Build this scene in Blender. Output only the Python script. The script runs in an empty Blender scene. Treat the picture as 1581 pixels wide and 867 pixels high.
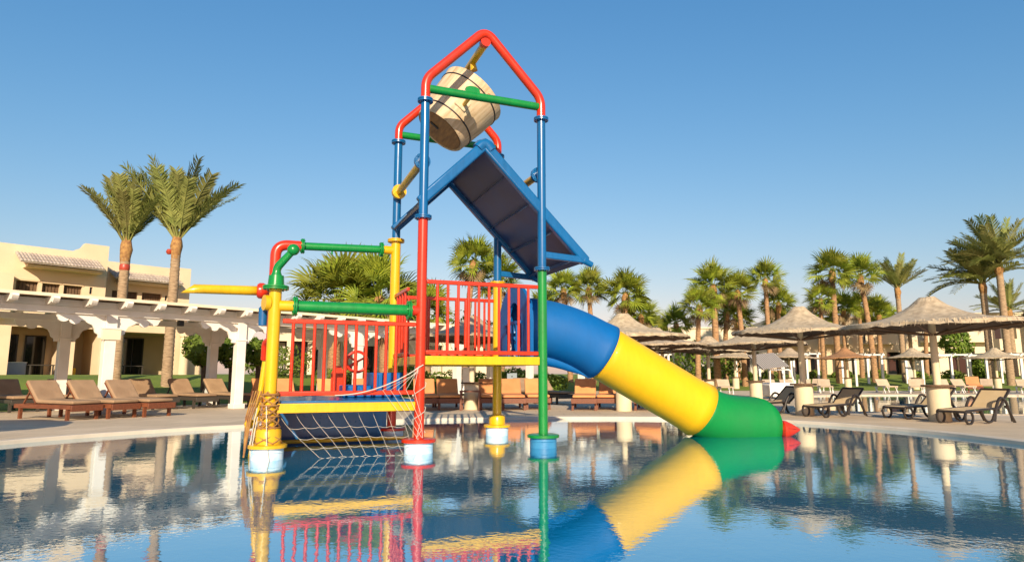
import bpy, bmesh, math, random
from mathutils import Vector, Matrix, Euler
R = math.radians
rnd = random.Random(7)
ORD = 'first second third fourth fifth sixth seventh eighth ninth tenth eleventh twelfth'.split()
sc = bpy.context.scene
col = sc.collection

# ------------------------------------------------------------------ camera
cd = bpy.data.cameras.new('camera'); cam = bpy.data.objects.new('camera', cd); col.objects.link(cam)
cam.location = (0, 0, 1.0); cam.rotation_euler = (R(90 + 8.165), 0, 0)
cd.sensor_width = 36; cd.lens = 36 * 1000 / 1581; cd.clip_start = .05; cd.clip_end = 3000
sc.camera = cam
# ------------------------------------------------------------------ sky and sun
SUN_EL, SUN_AZ = 23.0, -5.0         # azimuth: degrees to the left of straight behind the camera
w = bpy.data.worlds.new('World'); sc.world = w; w.use_nodes = True
wn = w.node_tree.nodes; wl = w.node_tree.links
sky = wn.new('ShaderNodeTexSky'); sky.sky_type = 'NISHITA'; sky.sun_disc = False
sky.sun_elevation = R(SUN_EL); sky.sun_rotation = R(180 + SUN_AZ)
sky.air_density = 1.6; sky.dust_density = 0.5; sky.ozone_density = 3.0; sky.altitude = 0
bg = wn['Background']; bg.inputs['Strength'].default_value = 0.1
# photographic tone of the sky: one response curve per colour channel, the same in every direction
sp_ = wn.new('ShaderNodeSeparateColor'); cb_ = wn.new('ShaderNodeCombineColor'); wl.new(sky.outputs[0], sp_.inputs[0])
for ch, (g_, k_) in enumerate(((1.38, .43), (.90, .945), (.68, 1.74))):
    a_ = wn.new('ShaderNodeMath'); a_.operation = 'POWER'; a_.inputs[1].default_value = g_; wl.new(sp_.outputs[ch], a_.inputs[0])
    b_ = wn.new('ShaderNodeMath'); b_.operation = 'MULTIPLY'; b_.inputs[1].default_value = k_; wl.new(a_.outputs[0], b_.inputs[0]); wl.new(b_.outputs[0], cb_.inputs[ch])
wl.new(cb_.outputs[0], bg.inputs[0])
sd = bpy.data.lights.new('sun', 'SUN'); sun = bpy.data.objects.new('sun', sd); col.objects.link(sun)
sd.energy = 5.0; sd.angle = R(.5); sd.color = (1, .85, .64)
S = Vector((-math.sin(R(SUN_AZ)) * math.cos(R(SUN_EL)), -math.cos(R(SUN_AZ)) * math.cos(R(SUN_EL)), math.sin(R(SUN_EL))))
sun.rotation_euler = S.to_track_quat('Z', 'Y').to_euler(); sun.location = (-5, -10, 20)
vs = sc.view_settings; vs.view_transform = 'Standard'; vs.look = 'None'; vs.gamma = 1; vs.use_curve_mapping = False
vs.exposure = 0.45

# ------------------------------------------------------------------ materials
MATS = {}
def mat(name, c, rough=.5, c2=None, nscale=4, bump=0, bscale=30, ior=None, metal=0, per_object=0, translucent=0, stretch=None, coords='Object', coat=0, detail=6, ramp=(.35, .7)):
    if name in MATS: return MATS[name]
    m = bpy.data.materials.new(name); m.use_nodes = True; MATS[name] = m
    N, L = m.node_tree.nodes, m.node_tree.links
    p = N['Principled BSDF']; p.inputs['Roughness'].default_value = rough; p.inputs['Metallic'].default_value = metal
    if ior: p.inputs['IOR'].default_value = ior
    if coat: p.inputs['Coat Weight'].default_value = coat; p.inputs['Coat Roughness'].default_value = .12
    tc = N.new('ShaderNodeTexCoord'); src = tc.outputs[coords]
    if stretch:
        mp = N.new('ShaderNodeMapping'); mp.inputs['Scale'].default_value = stretch; L.new(src, mp.inputs[0]); src = mp.outputs[0]
    out = None
    if c2 is not None:
        n = N.new('ShaderNodeTexNoise'); n.inputs['Scale'].default_value = nscale; n.inputs['Detail'].default_value = detail; L.new(src, n.inputs['Vector'])
        r = N.new('ShaderNodeValToRGB'); r.color_ramp.elements[0].position = ramp[0]; r.color_ramp.elements[1].position = ramp[1]
        r.color_ramp.elements[0].color = (*c, 1); r.color_ramp.elements[1].color = (*c2, 1)
        L.new(n.outputs['Fac'], r.inputs[0]); out = r.outputs[0]
    else:
        rgb = N.new('ShaderNodeRGB'); rgb.outputs[0].default_value = (*c, 1); out = rgb.outputs[0]
    if per_object:
        oi = N.new('ShaderNodeObjectInfo'); hs = N.new('ShaderNodeHueSaturation')
        mr = N.new('ShaderNodeMapRange'); mr.inputs['To Min'].default_value = 1 - per_object; mr.inputs['To Max'].default_value = 1 + per_object
        L.new(oi.outputs['Random'], mr.inputs['Value']); L.new(mr.outputs[0], hs.inputs['Value'])
        m2 = N.new('ShaderNodeMapRange'); m2.inputs['To Min'].default_value = .5 - per_object * .05; m2.inputs['To Max'].default_value = .5 + per_object * .05
        L.new(oi.outputs['Random'], m2.inputs['Value']); L.new(m2.outputs[0], hs.inputs['Hue'])
        L.new(out, hs.inputs['Color']); out = hs.outputs[0]
    L.new(out, p.inputs['Base Color'])
    if bump:
        b = N.new('ShaderNodeBump'); b.inputs['Strength'].default_value = bump; b.inputs['Distance'].default_value = .02
        nb = N.new('ShaderNodeTexNoise'); nb.inputs['Scale'].default_value = bscale; nb.inputs['Detail'].default_value = 5
        L.new(src, nb.inputs['Vector']); L.new(nb.outputs['Fac'], b.inputs['Height']); L.new(b.outputs[0], p.inputs['Normal'])
    if translucent:
        t = N.new('ShaderNodeBsdfTranslucent'); L.new(out, t.inputs['Color'])
        mx = N.new('ShaderNodeMixShader'); mx.inputs[0].default_value = translucent
        L.new(p.outputs[0], mx.inputs[1]); L.new(t.outputs[0], mx.inputs[2]); L.new(mx.outputs[0], N['Material Output'].inputs['Surface'])
    return m

def paint(name, c, f=.75, plastic=False):
    # sun-worn gloss paint with scuffs
    m = mat(name, c, .32, tuple(x * f + .01 for x in c), 1.6, .012, 6, coat=.3, ramp=(.45, .8))
    N, L = m.node_tree.nodes, m.node_tree.links
    p = N['Principled BSDF']; p.inputs['Specular IOR Level'].default_value = .22 if plastic else .38
    if plastic: p.inputs['Coat Weight'].default_value = .08
    tc = [n for n in N if n.type == 'TEX_COORD'][0]
    ns = N.new('ShaderNodeTexNoise'); ns.inputs['Scale'].default_value = 9; ns.inputs['Detail'].default_value = 8; ns.inputs['Roughness'].default_value = .7
    L.new(tc.outputs['Object'], ns.inputs['Vector'])
    rp = N.new('ShaderNodeMapRange'); rp.inputs['From Min'].default_value = .35; rp.inputs['From Max'].default_value = .75
    rp.inputs['To Min'].default_value = .42 if plastic else .25; rp.inputs['To Max'].default_value = .60 if plastic else .40
    L.new(ns.outputs['Fac'], rp.inputs['Value']); L.new(rp.outputs[0], p.inputs['Roughness'])
    # rain streaks and sun fading: uneven, running down the surface
    mp_ = N.new('ShaderNodeMapping'); mp_.inputs['Scale'].default_value = (7, 7, .8); L.new(tc.outputs['Object'], mp_.inputs[0])
    st = N.new('ShaderNodeTexNoise'); st.inputs['Scale'].default_value = 2.2; st.inputs['Detail'].default_value = 7; st.inputs['Roughness'].default_value = .65; L.new(mp_.outputs[0], st.inputs['Vector'])
    sr = N.new('ShaderNodeMapRange'); sr.inputs['From Min'].default_value = .34; sr.inputs['From Max'].default_value = .66; sr.inputs['To Min'].default_value = .96 if plastic else .89; sr.inputs['To Max'].default_value = 1.03 if plastic else 1.06; L.new(st.outputs['Fac'], sr.inputs['Value'])
    hv = N.new('ShaderNodeHueSaturation'); L.new(sr.outputs[0], hv.inputs['Value']); L.new(p.inputs['Base Color'].links[0].from_socket, hv.inputs['Color']); L.new(hv.outputs[0], p.inputs['Base Color'])
    # faint chalky scratches
    sp = N.new('ShaderNodeTexNoise'); sp.inputs['Scale'].default_value = 22; sp.inputs['Detail'].default_value = 10; sp.inputs['Roughness'].default_value = .8
    L.new(tc.outputs['Object'], sp.inputs['Vector'])
    rr = N.new('ShaderNodeMapRange'); rr.inputs['From Min'].default_value = .68; rr.inputs['From Max'].default_value = .8; rr.inputs['To Max'].default_value = .22
    L.new(sp.outputs['Fac'], rr.inputs['Value'])
    old = p.inputs['Base Color'].links[0].from_socket
    mx = N.new('ShaderNodeMixRGB'); mx.inputs[2].default_value = tuple(min(1, x * .8 + .10) for x in c) + (1,)
    L.new(rr.outputs[0], mx.inputs[0]); L.new(old, mx.inputs[1]); L.new(mx.outputs[0], p.inputs['Base Color'])
    return m

RED = paint('red_paint', (.60, .030, .005)); YEL = paint('yellow_paint', (.70, .39, .006), .86); BLU = paint('blue_paint', (.004, .105, .28)); GRN = paint('green_paint', (.006, .21, .035))
PLB = paint('blue_plastic', (.002, .105, .33), .9, True); PLY = paint('yellow_plastic', (.70, .40, .005), .93, True); PLG = paint('green_plastic', (.004, .20, .04), .85, True)
WHT = mat('white_paint', (.78, .76, .71), .5, (.66, .62, .55), 3, .1, 20)
PWH = mat('white_render', (.78, .74, .66), .75, (.70, .64, .54), 2, .25, 25)
DRUM = mat('drum_white_blue', (.70, .78, .82), .45, (.35, .60, .78), 5, .1, 20)
DRUMB = mat('drum_blue', (.05, .25, .45), .45, (.02, .16, .34), 5, .1, 20)
WOOD = mat('bucket_wood', (.66, .50, .31), .55, (.42, .28, .14), 2.2, .12, 10, stretch=(9, 9, .45), ramp=(.38, .72))
WOODB = mat('bucket_bottom_wood', (.40, .19, .055), .6, (.20, .09, .03), 4, .2, 12, stretch=(6, 1, 1))
BLACK = mat('black', (.012, .012, .014), .5)
STUC = mat('cream_stucco', (.74, .57, .37), .9, (.66, .49, .31), .9, .3, 30)
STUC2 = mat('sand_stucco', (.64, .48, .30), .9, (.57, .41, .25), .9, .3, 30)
STUCW = mat('pale_stucco', (.78, .66, .47), .9, (.70, .57, .39), .9, .3, 30)
TILE = mat('grey_clay_tile', (.50, .42, .34), .8, (.34, .27, .21), 5, .3, 20, per_object=.15)
DWOOD = mat('brown_timber', (.16, .09, .045), .7, (.09, .05, .025), 6, .3, 15, stretch=(1, 1, 6))
ROOFD = mat('pergola_ceiling', (.17, .105, .055), .85, (.11, .068, .035), 3, .3, 20)
GLASS = mat('dark_glass', (.010, .012, .014), .06, ior=1.5)
CURT = mat('curtain', (.55, .5, .42), .9, (.42, .38, .32), 8, .2, 10, stretch=(8, 8, .5))
FRAME = mat('dark_frame', (.05, .04, .03), .5)
DECK = mat('deck_stone', (.66, .52, .36), .75, (.52, .40, .26), .5, .2, 25, coords='Object', ramp=(.3, .75))
def add_joints(m, w_, h_, fac):
    N, L = m.node_tree.nodes, m.node_tree.links; p = N['Principled BSDF']; tc = [n for n in N if n.type == 'TEX_COORD'][0]
    br = N.new('ShaderNodeTexBrick'); br.inputs['Scale'].default_value = 1; br.inputs['Brick Width'].default_value = w_; br.inputs['Row Height'].default_value = h_; br.inputs['Mortar Size'].default_value = .008
    br.inputs['Color1'].default_value = (1, 1, 1, 1); br.inputs['Color2'].default_value = (.88, .87, .85, 1); br.inputs['Mortar'].default_value = (fac, fac, fac, 1)
    L.new(tc.outputs['Object'], br.inputs['Vector']); old = p.inputs['Base Color'].links[0].from_socket
    mx = N.new('ShaderNodeMixRGB'); mx.blend_type = 'MULTIPLY'; mx.inputs[0].default_value = 1; L.new(old, mx.inputs[1]); L.new(br.outputs['Color'], mx.inputs[2]); L.new(mx.outputs[0], p.inputs['Base Color'])
add_joints(DECK, .62, .62, .6)
COPE = mat('coping_stone', (.62, .53, .41), .6, (.52, .44, .33), 2, .15, 20)
GRASS = mat('lawn_grass', (.18, .24, .02), .9, (.11, .165, .015), .6, .8, 60)
CUSHB = mat('tan_cushion', (.38, .245, .135), .9, (.29, .18, .095), 2.5, .5, 7, per_object=.08)
CUSHO = mat('orange_cushion', (.72, .30, .105), .85, (.62, .245, .08), 2.5, .4, 7, per_object=.10)
CUSHF = mat('pale_cushion', (.52, .39, .25), .9, (.44, .32, .2), 2.5, .3, 7, per_object=.12)
LWOOD = mat('redwood_frame', (.20, .06, .022), .55, (.12, .035, .014), 5, .2, 12, stretch=(1, 6, 6))
DARKF = mat('dark_brown_resin', (.022, .016, .013), .4, (.035, .026, .02), 6)
SLING = mat('beige_sling', (.60, .45, .26), .8, (.53, .39, .22), 3, .15, 60)
THATCH = mat('reed_thatch', (.50, .39, .255), .95, (.31, .23, .145), 9, .9, 40, detail=9, per_object=.1)
REED_SHADE = mat('shaded_inner_reeds', (.13, .085, .05), .95, (.07, .045, .026), 9, .6, 40)
THATCHO = mat('orange_thatch', (.42, .21, .09), .95, (.28, .13, .05), 9, .9, 40, detail=9)
POLE = mat('cream_post', (.70, .57, .37), .7, (.62, .49, .30), 2, .2, 18)
TRUNK = mat('palm_trunk', (.46, .26, .12), .9, (.16, .09, .045), 6, .9, 14, stretch=(1, 1, 4), detail=8)
TRUNKP = mat('date_palm_trunk', (.42, .29, .17), .9, (.20, .13, .07), 6, .9, 12, stretch=(1, 1, 4), detail=8)
BOOT = mat('palm_leaf_bases', (.40, .22, .07), .9, (.19, .08, .03), 9, .9, 14)
FAN = mat('fan_leaf', (.31, .34, .022), .75, (.13, .18, .012), 2, 0, per_object=.35, translucent=.25)
DEADF = mat('dry_fan_leaf', (.25, .17, .08), .8, (.16, .10, .05), 2, 0, per_object=.25)
DATE = mat('date_leaf', (.36, .35, .10), .75, (.20, .22, .05), 2, 0, per_object=.35, translucent=.3)
RACH = mat('leaf_stalk', (.24, .23, .06), .6)
LEAF = mat('shrub_leaf', (.19, .26, .02), .75, (.07, .13, .014), 2, 0, translucent=.25, per_object=.2)
BARK = mat('bark', (.15, .10, .06), .9, (.08, .05, .03), 6, .6, 20)
ROPE = mat('net_rope', (.50, .46, .38), .9)
ROPEB = mat('brown_rope', (.22, .09, .035), .9, (.45, .24, .05), 7)
REDB = mat('red_lamp', (.38, .05, .025), .4)

def water_mat(name, base, s1, strength):
    m = bpy.data.materials.new(name); m.use_nodes = True; N, L = m.node_tree.nodes, m.node_tree.links
    N.remove(N['Principled BSDF'])
    df = N.new('ShaderNodeBsdfDiffuse'); df.inputs['Color'].default_value = (*base, 1)
    gl_ = N.new('ShaderNodeBsdfGlossy'); gl_.inputs['Roughness'].default_value = .012; gl_.inputs['Color'].default_value = (.88, .96, 1, 1)
    lw = N.new('ShaderNodeLayerWeight'); lw.inputs['Blend'].default_value = .5
    mr_ = N.new('ShaderNodeMapRange'); mr_.inputs['From Min'].default_value = .0; mr_.inputs['To Min'].default_value = .04; mr_.inputs['To Max'].default_value = .98
    pw_ = N.new('ShaderNodeMath'); pw_.operation = 'POWER'; pw_.inputs[1].default_value = 1.95
    L.new(lw.outputs['Facing'], pw_.inputs[0]); L.new(pw_.outputs[0], mr_.inputs['Value'])
    ms = N.new('ShaderNodeMixShader'); L.new(mr_.outputs[0], ms.inputs[0]); L.new(df.outputs[0], ms.inputs[1]); L.new(gl_.outputs[0], ms.inputs[2])
    L.new(ms.outputs[0], N['Material Output'].inputs['Surface'])
    tc = N.new('ShaderNodeTexCoord')
    n1 = N.new('ShaderNodeTexNoise'); n1.inputs['Scale'].default_value = s1; n1.inputs['Detail'].default_value = 2.5; n1.inputs['Roughness'].default_value = .45
    n2 = N.new('ShaderNodeTexNoise'); n2.inputs['Scale'].default_value = s1 * .13; n2.inputs['Detail'].default_value = 2
    n3 = N.new('ShaderNodeTexNoise'); n3.inputs['Scale'].default_value = .22; n3.inputs['Detail'].default_value = 1
    for n in (n1, n2, n3): L.new(tc.outputs['Object'], n.inputs['Vector'])
    # patches of breeze: ripple height varies over metres
    br = N.new('ShaderNodeMapRange'); br.inputs['From Min'].default_value = .38; br.inputs['From Max'].default_value = .62
    br.inputs['To Min'].default_value = .65; br.inputs['To Max'].default_value = 1.0; L.new(n3.outputs['Fac'], br.inputs['Value'])
    mu = N.new('ShaderNodeMath'); mu.operation = 'MULTIPLY'; L.new(n1.outputs['Fac'], mu.inputs[0]); L.new(br.outputs[0], mu.inputs[1])
    m2 = N.new('ShaderNodeMath'); m2.operation = 'MULTIPLY_ADD'; m2.inputs[1].default_value = 2.6
    L.new(n2.outputs['Fac'], m2.inputs[0]); L.new(mu.outputs[0], m2.inputs[2])
    b = N.new('ShaderNodeBump'); b.inputs['Strength'].default_value = strength; b.inputs['Distance'].default_value = .02
    L.new(m2.outputs[0], b.inputs['Height']); L.new(b.outputs[0], gl_.inputs['Normal'])
    return m
WATER = water_mat('pool_water', (.0, .19, .33), 22, .032)
WATER2 = water_mat('far_water', (.02, .14, .26), 5, .10)

# ------------------------------------------------------------------ mesh builder
class MB:
    def __init__(s): s.v = []; s.f = []
    def add(s, vs_, fs):
        o = len(s.v); s.v += [tuple(v) for v in vs_]; s.f += [tuple(i + o for i in f) for f in fs]; return s
    def box(s, c, d, rot=None):
        x, y, z = d[0] / 2, d[1] / 2, d[2] / 2
        pts = [Vector(p) for p in ((-x, -y, -z), (x, -y, -z), (x, y, -z), (-x, y, -z), (-x, -y, z), (x, -y, z), (x, y, z), (-x, y, z))]
        if rot is not None: pts = [rot @ p for p in pts]
        return s.add([p + Vector(c) for p in pts], [(0, 3, 2, 1), (4, 5, 6, 7), (0, 1, 5, 4), (1, 2, 6, 5), (2, 3, 7, 6), (3, 0, 4, 7)])
    def span(s, a, b): # box from corner to corner
        return s.box([(a[i] + b[i]) / 2 for i in range(3)], [abs(b[i] - a[i]) for i in range(3)])
    def bar(s, p, q, wd, ht, up=(0, 0, 1)):
        p, q = Vector(p), Vector(q); d = (q - p); ln = d.length; d.normalize()
        x = d.cross(Vector(up)); x = x.normalized() if x.length > 1e-5 else Vector((1, 0, 0)); z = x.cross(d)
        m = Matrix((x, d, z)).transposed()
        return s.box((p + q) / 2, (wd, ln, ht), m)
    def tube(s, pts, r, n=12, cap=True):
        pts = [Vector(p) for p in pts]; k = len(pts); rs = r if isinstance(r, (list, tuple)) else [r] * k
        tan = []
        for i in range(k):
            a = (pts[i] - pts[i - 1]).normalized() if i else None; b = (pts[i + 1] - pts[i]).normalized() if i < k - 1 else None
            tan.append((a + b).normalized() if a and b else (a or b))
        t0 = tan[0]; x = t0.cross(Vector((0, 0, 1)))
        if x.length < 1e-3: x = t0.cross(Vector((0, 1, 0)))
        x.normalize(); vs_ = []
        for i in range(k):
            t = tan[i]; x = (x - t * x.dot(t)).normalized(); y = t.cross(x)
            for j in range(n):
                a = 2 * math.pi * j / n; vs_.append(pts[i] + (x * math.cos(a) + y * math.sin(a)) * rs[i])
        fs = []
        for i in range(k - 1):
            for j in range(n): fs.append((i * n + j, i * n + (j + 1) % n, (i + 1) * n + (j + 1) % n, (i + 1) * n + j))
        if cap: fs += [tuple(range(n - 1, -1, -1)), tuple(range((k - 1) * n, k * n))]
        return s.add(vs_, fs)
    def lathe(s, prof, c=(0, 0, 0), n=24, jit=0):
        vs_ = []; fs = []; k = len(prof)
        for i, (r, z) in enumerate(prof):
            for j in range(n):
                a = 2 * math.pi * j / n; rr = r * (1 + rnd.uniform(-jit, jit)); vs_.append((c[0] + rr * math.cos(a), c[1] + rr * math.sin(a), c[2] + z + rnd.uniform(-jit, jit) * .3))
        for i in range(k - 1):
            for j in range(n): fs.append((i * n + j, i * n + (j + 1) % n, (i + 1) * n + (j + 1) % n, (i + 1) * n + j))
        if prof[0][0] > 1e-4: fs.append(tuple(range(n - 1, -1, -1)))
        if prof[-1][0] > 1e-4: fs.append(tuple(range((k - 1) * n, k * n)))
        return s.add(vs_, fs)
    def prism(s, outline, y0, y1): # outline in (x, z), extruded along y
        n = len(outline); vs_ = [(x, y0, z) for x, z in outline] + [(x, y1, z) for x, z in outline]
        fs = [tuple(range(n)), tuple(range(2 * n - 1, n - 1, -1))] + [(i, i + n, (i + 1) % n + n, (i + 1) % n) for i in range(n)]
        return s.add(vs_, fs)
    def mesh(s, name, m, sharp=38, flat=False):
        me = bpy.data.meshes.new(name); me.from_pydata(s.v, [], s.f); me.materials.append(m)
        me.update()
        if not flat:
            me.polygons.foreach_set('use_smooth', [True] * len(me.polygons)); me.set_sharp_from_angle(angle=R(sharp))
        return me
    def build(s, name, m, parent=None, bevel=0, flat=False, sharp=38):
        o = bpy.data.objects.new(name, s.mesh(name, m, sharp, flat)); col.objects.link(o); o.parent = parent
        if bevel:
            b = o.modifiers.new('bevel', 'BEVEL'); b.width = bevel; b.segments = 2; b.limit_method = 'ANGLE'; b.angle_limit = R(40); b.harden_normals = False
        return o
def tag(o, label, cat, group=None):
    o['label'] = label; o['category'] = cat
    if group: o['group'] = group
    return o
def empty(name, loc, rz=0, label=None, cat=None, group=None):
    o = bpy.data.objects.new(name, None); col.objects.link(o); o.location = loc; o.rotation_euler = (0, 0, rz); o.empty_display_size = .2
    if label: tag(o, label, cat, group)
    return o
def inst(name, me, parent, loc=(0, 0, 0), rot=(0, 0, 0), sc_=1):
    o = bpy.data.objects.new(name, me); col.objects.link(o); o.parent = parent; o.location = loc; o.rotation_euler = rot
    o.scale = (sc_,) * 3 if not isinstance(sc_, tuple) else sc_
    return o
def structure(o): o['kind'] = 'structure'; return o
def copy_tree(o, parent=None):
    c = o.copy(); col.objects.link(c); c.parent = parent
    for ch in o.children: copy_tree(ch, c)
    return c
def arc(c, r, a0, a1, k, u, v):
    c, u, v = Vector(c), Vector(u), Vector(v)
    return [c + u * (r * math.cos(R(a0 + (a1 - a0) * i / k))) + v * (r * math.sin(R(a0 + (a1 - a0) * i / k))) for i in range(k + 1)]
def bend(pts, rad, k=6): # rounds the corners of a polyline
    pts = [Vector(p) for p in pts]; out = [pts[0]]
    for i in range(1, len(pts) - 1):
        a, b, c = pts[i - 1], pts[i], pts[i + 1]; d = min(rad, (a - b).length * .45, (c - b).length * .45)
        p, q = b + (a - b).normalized() * d, b + (c - b).normalized() * d
        for j in range(k + 1):
            t = j / k; out.append(p * (1 - t) ** 2 + b * (2 * t * (1 - t)) + q * t * t)
    return out + [pts[-1]]
def catmull(pts, k, closed=True):
    n = len(pts); out = []
    for i in range(n if closed else n - 1):
        P = [Vector((*pts[(i + j) % n if closed else max(0, min(n - 1, i + j))], 0)) for j in (-1, 0, 1, 2)]
        for j in range(k):
            t = j / k
            out.append(.5 * (2 * P[1] + (P[2] - P[0]) * t + (2 * P[0] - 5 * P[1] + 4 * P[2] - P[3]) * t * t + (3 * P[1] - P[0] - 3 * P[2] + P[3]) * t ** 3))
    return [(p.x, p.y) for p in out]

# ------------------------------------------------------------------ ground, deck, pools
PU, PN = Vector((.6607, .7507)), Vector((-.7507, .6607))      # along the pergola, and to its back
PP = Vector((-7.7, 18.4))
def sm(t): t = max(0, min(1, t)); return t * t * (3 - 2 * t)
def rise(x, y):
    db = (Vector((x, y)) - PP).dot(PN)
    return max(sm((db - 3.2) / 7.5) * (1 if y < 60 else 1), sm((y - 38.2) / 17))
def ground_z(x, y): return .02 + .95 * rise(x, y)
xs = [-700, -400, -200, -120] + [-80 + i * 1.5 for i in range(121)] + [130, 200, 400, 700]
ys = [-300, -100, -50] + [-25 + i * 1.5 for i in range(84)] + [120, 160, 250, 400, 800]
mb = MB(); gv = []; gf = []
for y in ys:
    for x in xs:
        db = (Vector((x, y)) - PP).dot(PN); inside = db < 2.2 and y < 37 and x < 58 and x > -42 and y > -13
        gv.append((x, y, -1.5 if inside else ground_z(x, y)))
nx = len(xs)
for j in range(len(ys) - 1):
    for i in range(nx - 1): gf.append((j * nx + i, j * nx + i + 1, (j + 1) * nx + i + 1, (j + 1) * nx + i))
structure(mb.add(gv, gf).build('lawn', GRASS))

pool = catmull([(-7.9, 6.5), (-7.29, 9.46), (-6.2, 11.3), (-4.87, 12.57), (-3.5, 13.45), (-1.28, 14.35), (1.0, 14.78), (3.05, 14.75), (4.7, 14.3), (5.95, 13.4), (6.95, 11.6), (7.29, 9.46), (7.5, 5.5), (6.9, 1), (4.5, -3), (0, -4.6), (-4.5, -3.4), (-7.4, 1.2)], 7)
pool2 = catmull([(8.2, 17.4), (9.6, 16.5), (12.2, 15.6), (16, 14.6), (24, 13.5), (34, 16), (37, 23), (33, 28.4), (24, 29.6), (18, 30.6), (13.6, 29.4), (11.5, 25.8), (9.4, 21.5), (8.1, 19)], 6)
def loop(bm, pts, z):
    vv = [bm.verts.new((x, y, z)) for x, y in pts]; return vv, [bm.edges.new((vv[i], vv[(i + 1) % len(vv)])) for i in range(len(vv))]
bm = bmesh.new()
tl = [PP + PN * 3.1 + PU * t for t in (-42, 22.5)]
outer = [(-44, -14), (60, -14), (60, 38)] + [(x, 38.0) for x in (50, 40, 30, 20, 14)] + [tuple(tl[1]), tuple(tl[0])]
E_ = []
for pts in (outer, pool, pool2): E_ += loop(bm, pts, .05)[1]
bmesh.ops.triangle_fill(bm, use_beauty=True, use_dissolve=False, edges=E_, normal=(0, 0, 1))
for f in bm.faces:
    if f.normal.z < 0: f.normal_flip()
me = bpy.data.meshes.new('pool_deck'); bm.to_mesh(me); bm.free(); me.materials.append(DECK)
dk = bpy.data.objects.new('pool_deck', me); col.objects.link(dk); structure(dk)
def coping(pts, wd, name):
    mb = MB(); n = len(pts); vv = []; ff = []
    for i in range(n):
        a, b, c = Vector(pts[i - 1]), Vector(pts[i]), Vector(pts[(i + 1) % n]); t = (c - a).normalized(); nn = Vector((t.y, -t.x))
        s_ = 1 if sum(pts[k - 1][0] * pts[k][1] - pts[k][0] * pts[k - 1][1] for k in range(n)) > 0 else -1
        nn *= s_
        p, q = b - nn * .03, b + nn * wd
        vv += [(p.x, p.y, -.6), (p.x, p.y, .048), (p.x + nn.x * .012, p.y + nn.y * .012, .060), (q.x, q.y, .060), (q.x, q.y, .04)]
    for i in range(n):
        j = (i + 1) % n
        for k in range(4): ff.append((i * 5 + k, i * 5 + k + 1, j * 5 + k + 1, j * 5 + k))
    return structure(mb.add(vv, ff).build(name, COPE))
coping(pool, .15, 'pool_coping'); fc_ = coping(pool2, .30, 'far_pool_coping'); fc_.data.materials.clear(); fc_.data.materials.append(DECK)
structure(MB().add([(-10, -7, 0), (10, -7, 0), (10, 16, 0), (-10, 16, 0)], [(0, 1, 2, 3)]).build('pool_water', WATER))
p2 = structure(MB().add([(10.5, 12.2, .008), (39, 12.2, .008), (39, 32, .008), (7, 32, .008), (7, 16.8, .008)], [(0, 1, 2, 3, 4)]).build('far_pool_water', WATER2))

# ------------------------------------------------------------------ the water play tower
tower = empty('water_play_tower', (-1.204, 8.563, 0), .367, 'red, blue, yellow and green pipe play tower with slide, standing in the pool', 'play tower')
AX, CX, BY = -1.826, 1.753, 1.898
def flange(mb, c, d, r, t=.022, n=20, bolts=8):
    c, d = Vector(c), Vector(d).normalized()
    mb.tube([c - d * t, c - d * .003], r, n); mb.tube([c + d * .003, c + d * t], r, n)
    x = d.orthogonal().normalized(); y = d.cross(x)
    for i in range(bolts):
        a = 2 * math.pi * i / bolts; q = c + (x * math.cos(a) + y * math.sin(a)) * (r * .80)
        mb.tube([q - d * (t + .012), q + d * (t + .012)], .010, 6)
    return mb
def post(x, y, segs, drum, fl, dm):
    # segs: (material, z0, z1, radius); a flange sits on each joint
    root = None
    for i, (m, z0, z1, r) in enumerate(segs):
        o = MB().tube([(x, y, z0), (x, y, (z0 + z1) / 2), (x, y, z1)], r, 20).build('post' if i == 0 else 'post_segment', m, root or tower)
        if i == 0: root = o
        else:
            flange(MB(), (x, y, z0), (0, 0, 1), segs[i - 1][3] * 1.75).build('flange', BLU if BLU in (m, segs[i - 1][0]) and not (segs[i - 1][0] is YEL and m is BLU) else YEL, root)
    d = MB().lathe([(.185, -.5), (.185, .08), (.190, .085), (.185, .09), (.183, .135)], (x, y, 0), 28).build('footing_drum', dm, root)
    MB().lathe([(.05, .135), (.222, .135), (.222, .170), (.20, .178), (.06, .182)], (x, y, 0), 28).build('base_flange', segs[0][0], root)
    return root
postB = post(0, 0, [(RED, .14, 3.10, .066), (BLU, 3.10, 4.76, .062), (RED, 4.76, 4.80, .06)], 1, BLU, DRUM)
postC = post(CX, 0, [(GRN, .14, 2.49, .066), (BLU, 2.49, 4.74, .062), (RED, 4.74, 4.78, .06)], 1, BLU, DRUMB)
postD = post(CX, BY, [(YEL, .14, 2.53, .075), (BLU, 2.53, 4.78, .066), (RED, 4.78, 4.82, .06)], 1, BLU, DRUM)
postE = post(0, BY, [(RED, .14, .62, .072), (YEL, .62, 3.14, .078), (BLU, 3.14, 4.81, .066), (RED, 4.81, 4.85, .06)], 1, YEL, DRUM)
postA = post(AX, 0, [(YEL, .14, 2.04, .073)], 1, GRN, DRUM)
postF = post(AX, BY, [(RED, .14, 2.30, .072)], 1, RED, DRUM)
# collars on the footing of A and D
MB().lathe([(.09, .18), (.135, .18), (.135, .30), (.115, .33), (.09, .34)], (CX, BY, 0), 24).build('footing_collar', YEL, postD)
MB().lathe([(.10, .18), (.15, .18), (.15, .33), (.13, .36), (.10, .37)], (AX, 0, 0), 24).build('footing_collar', YEL, postA)
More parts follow.
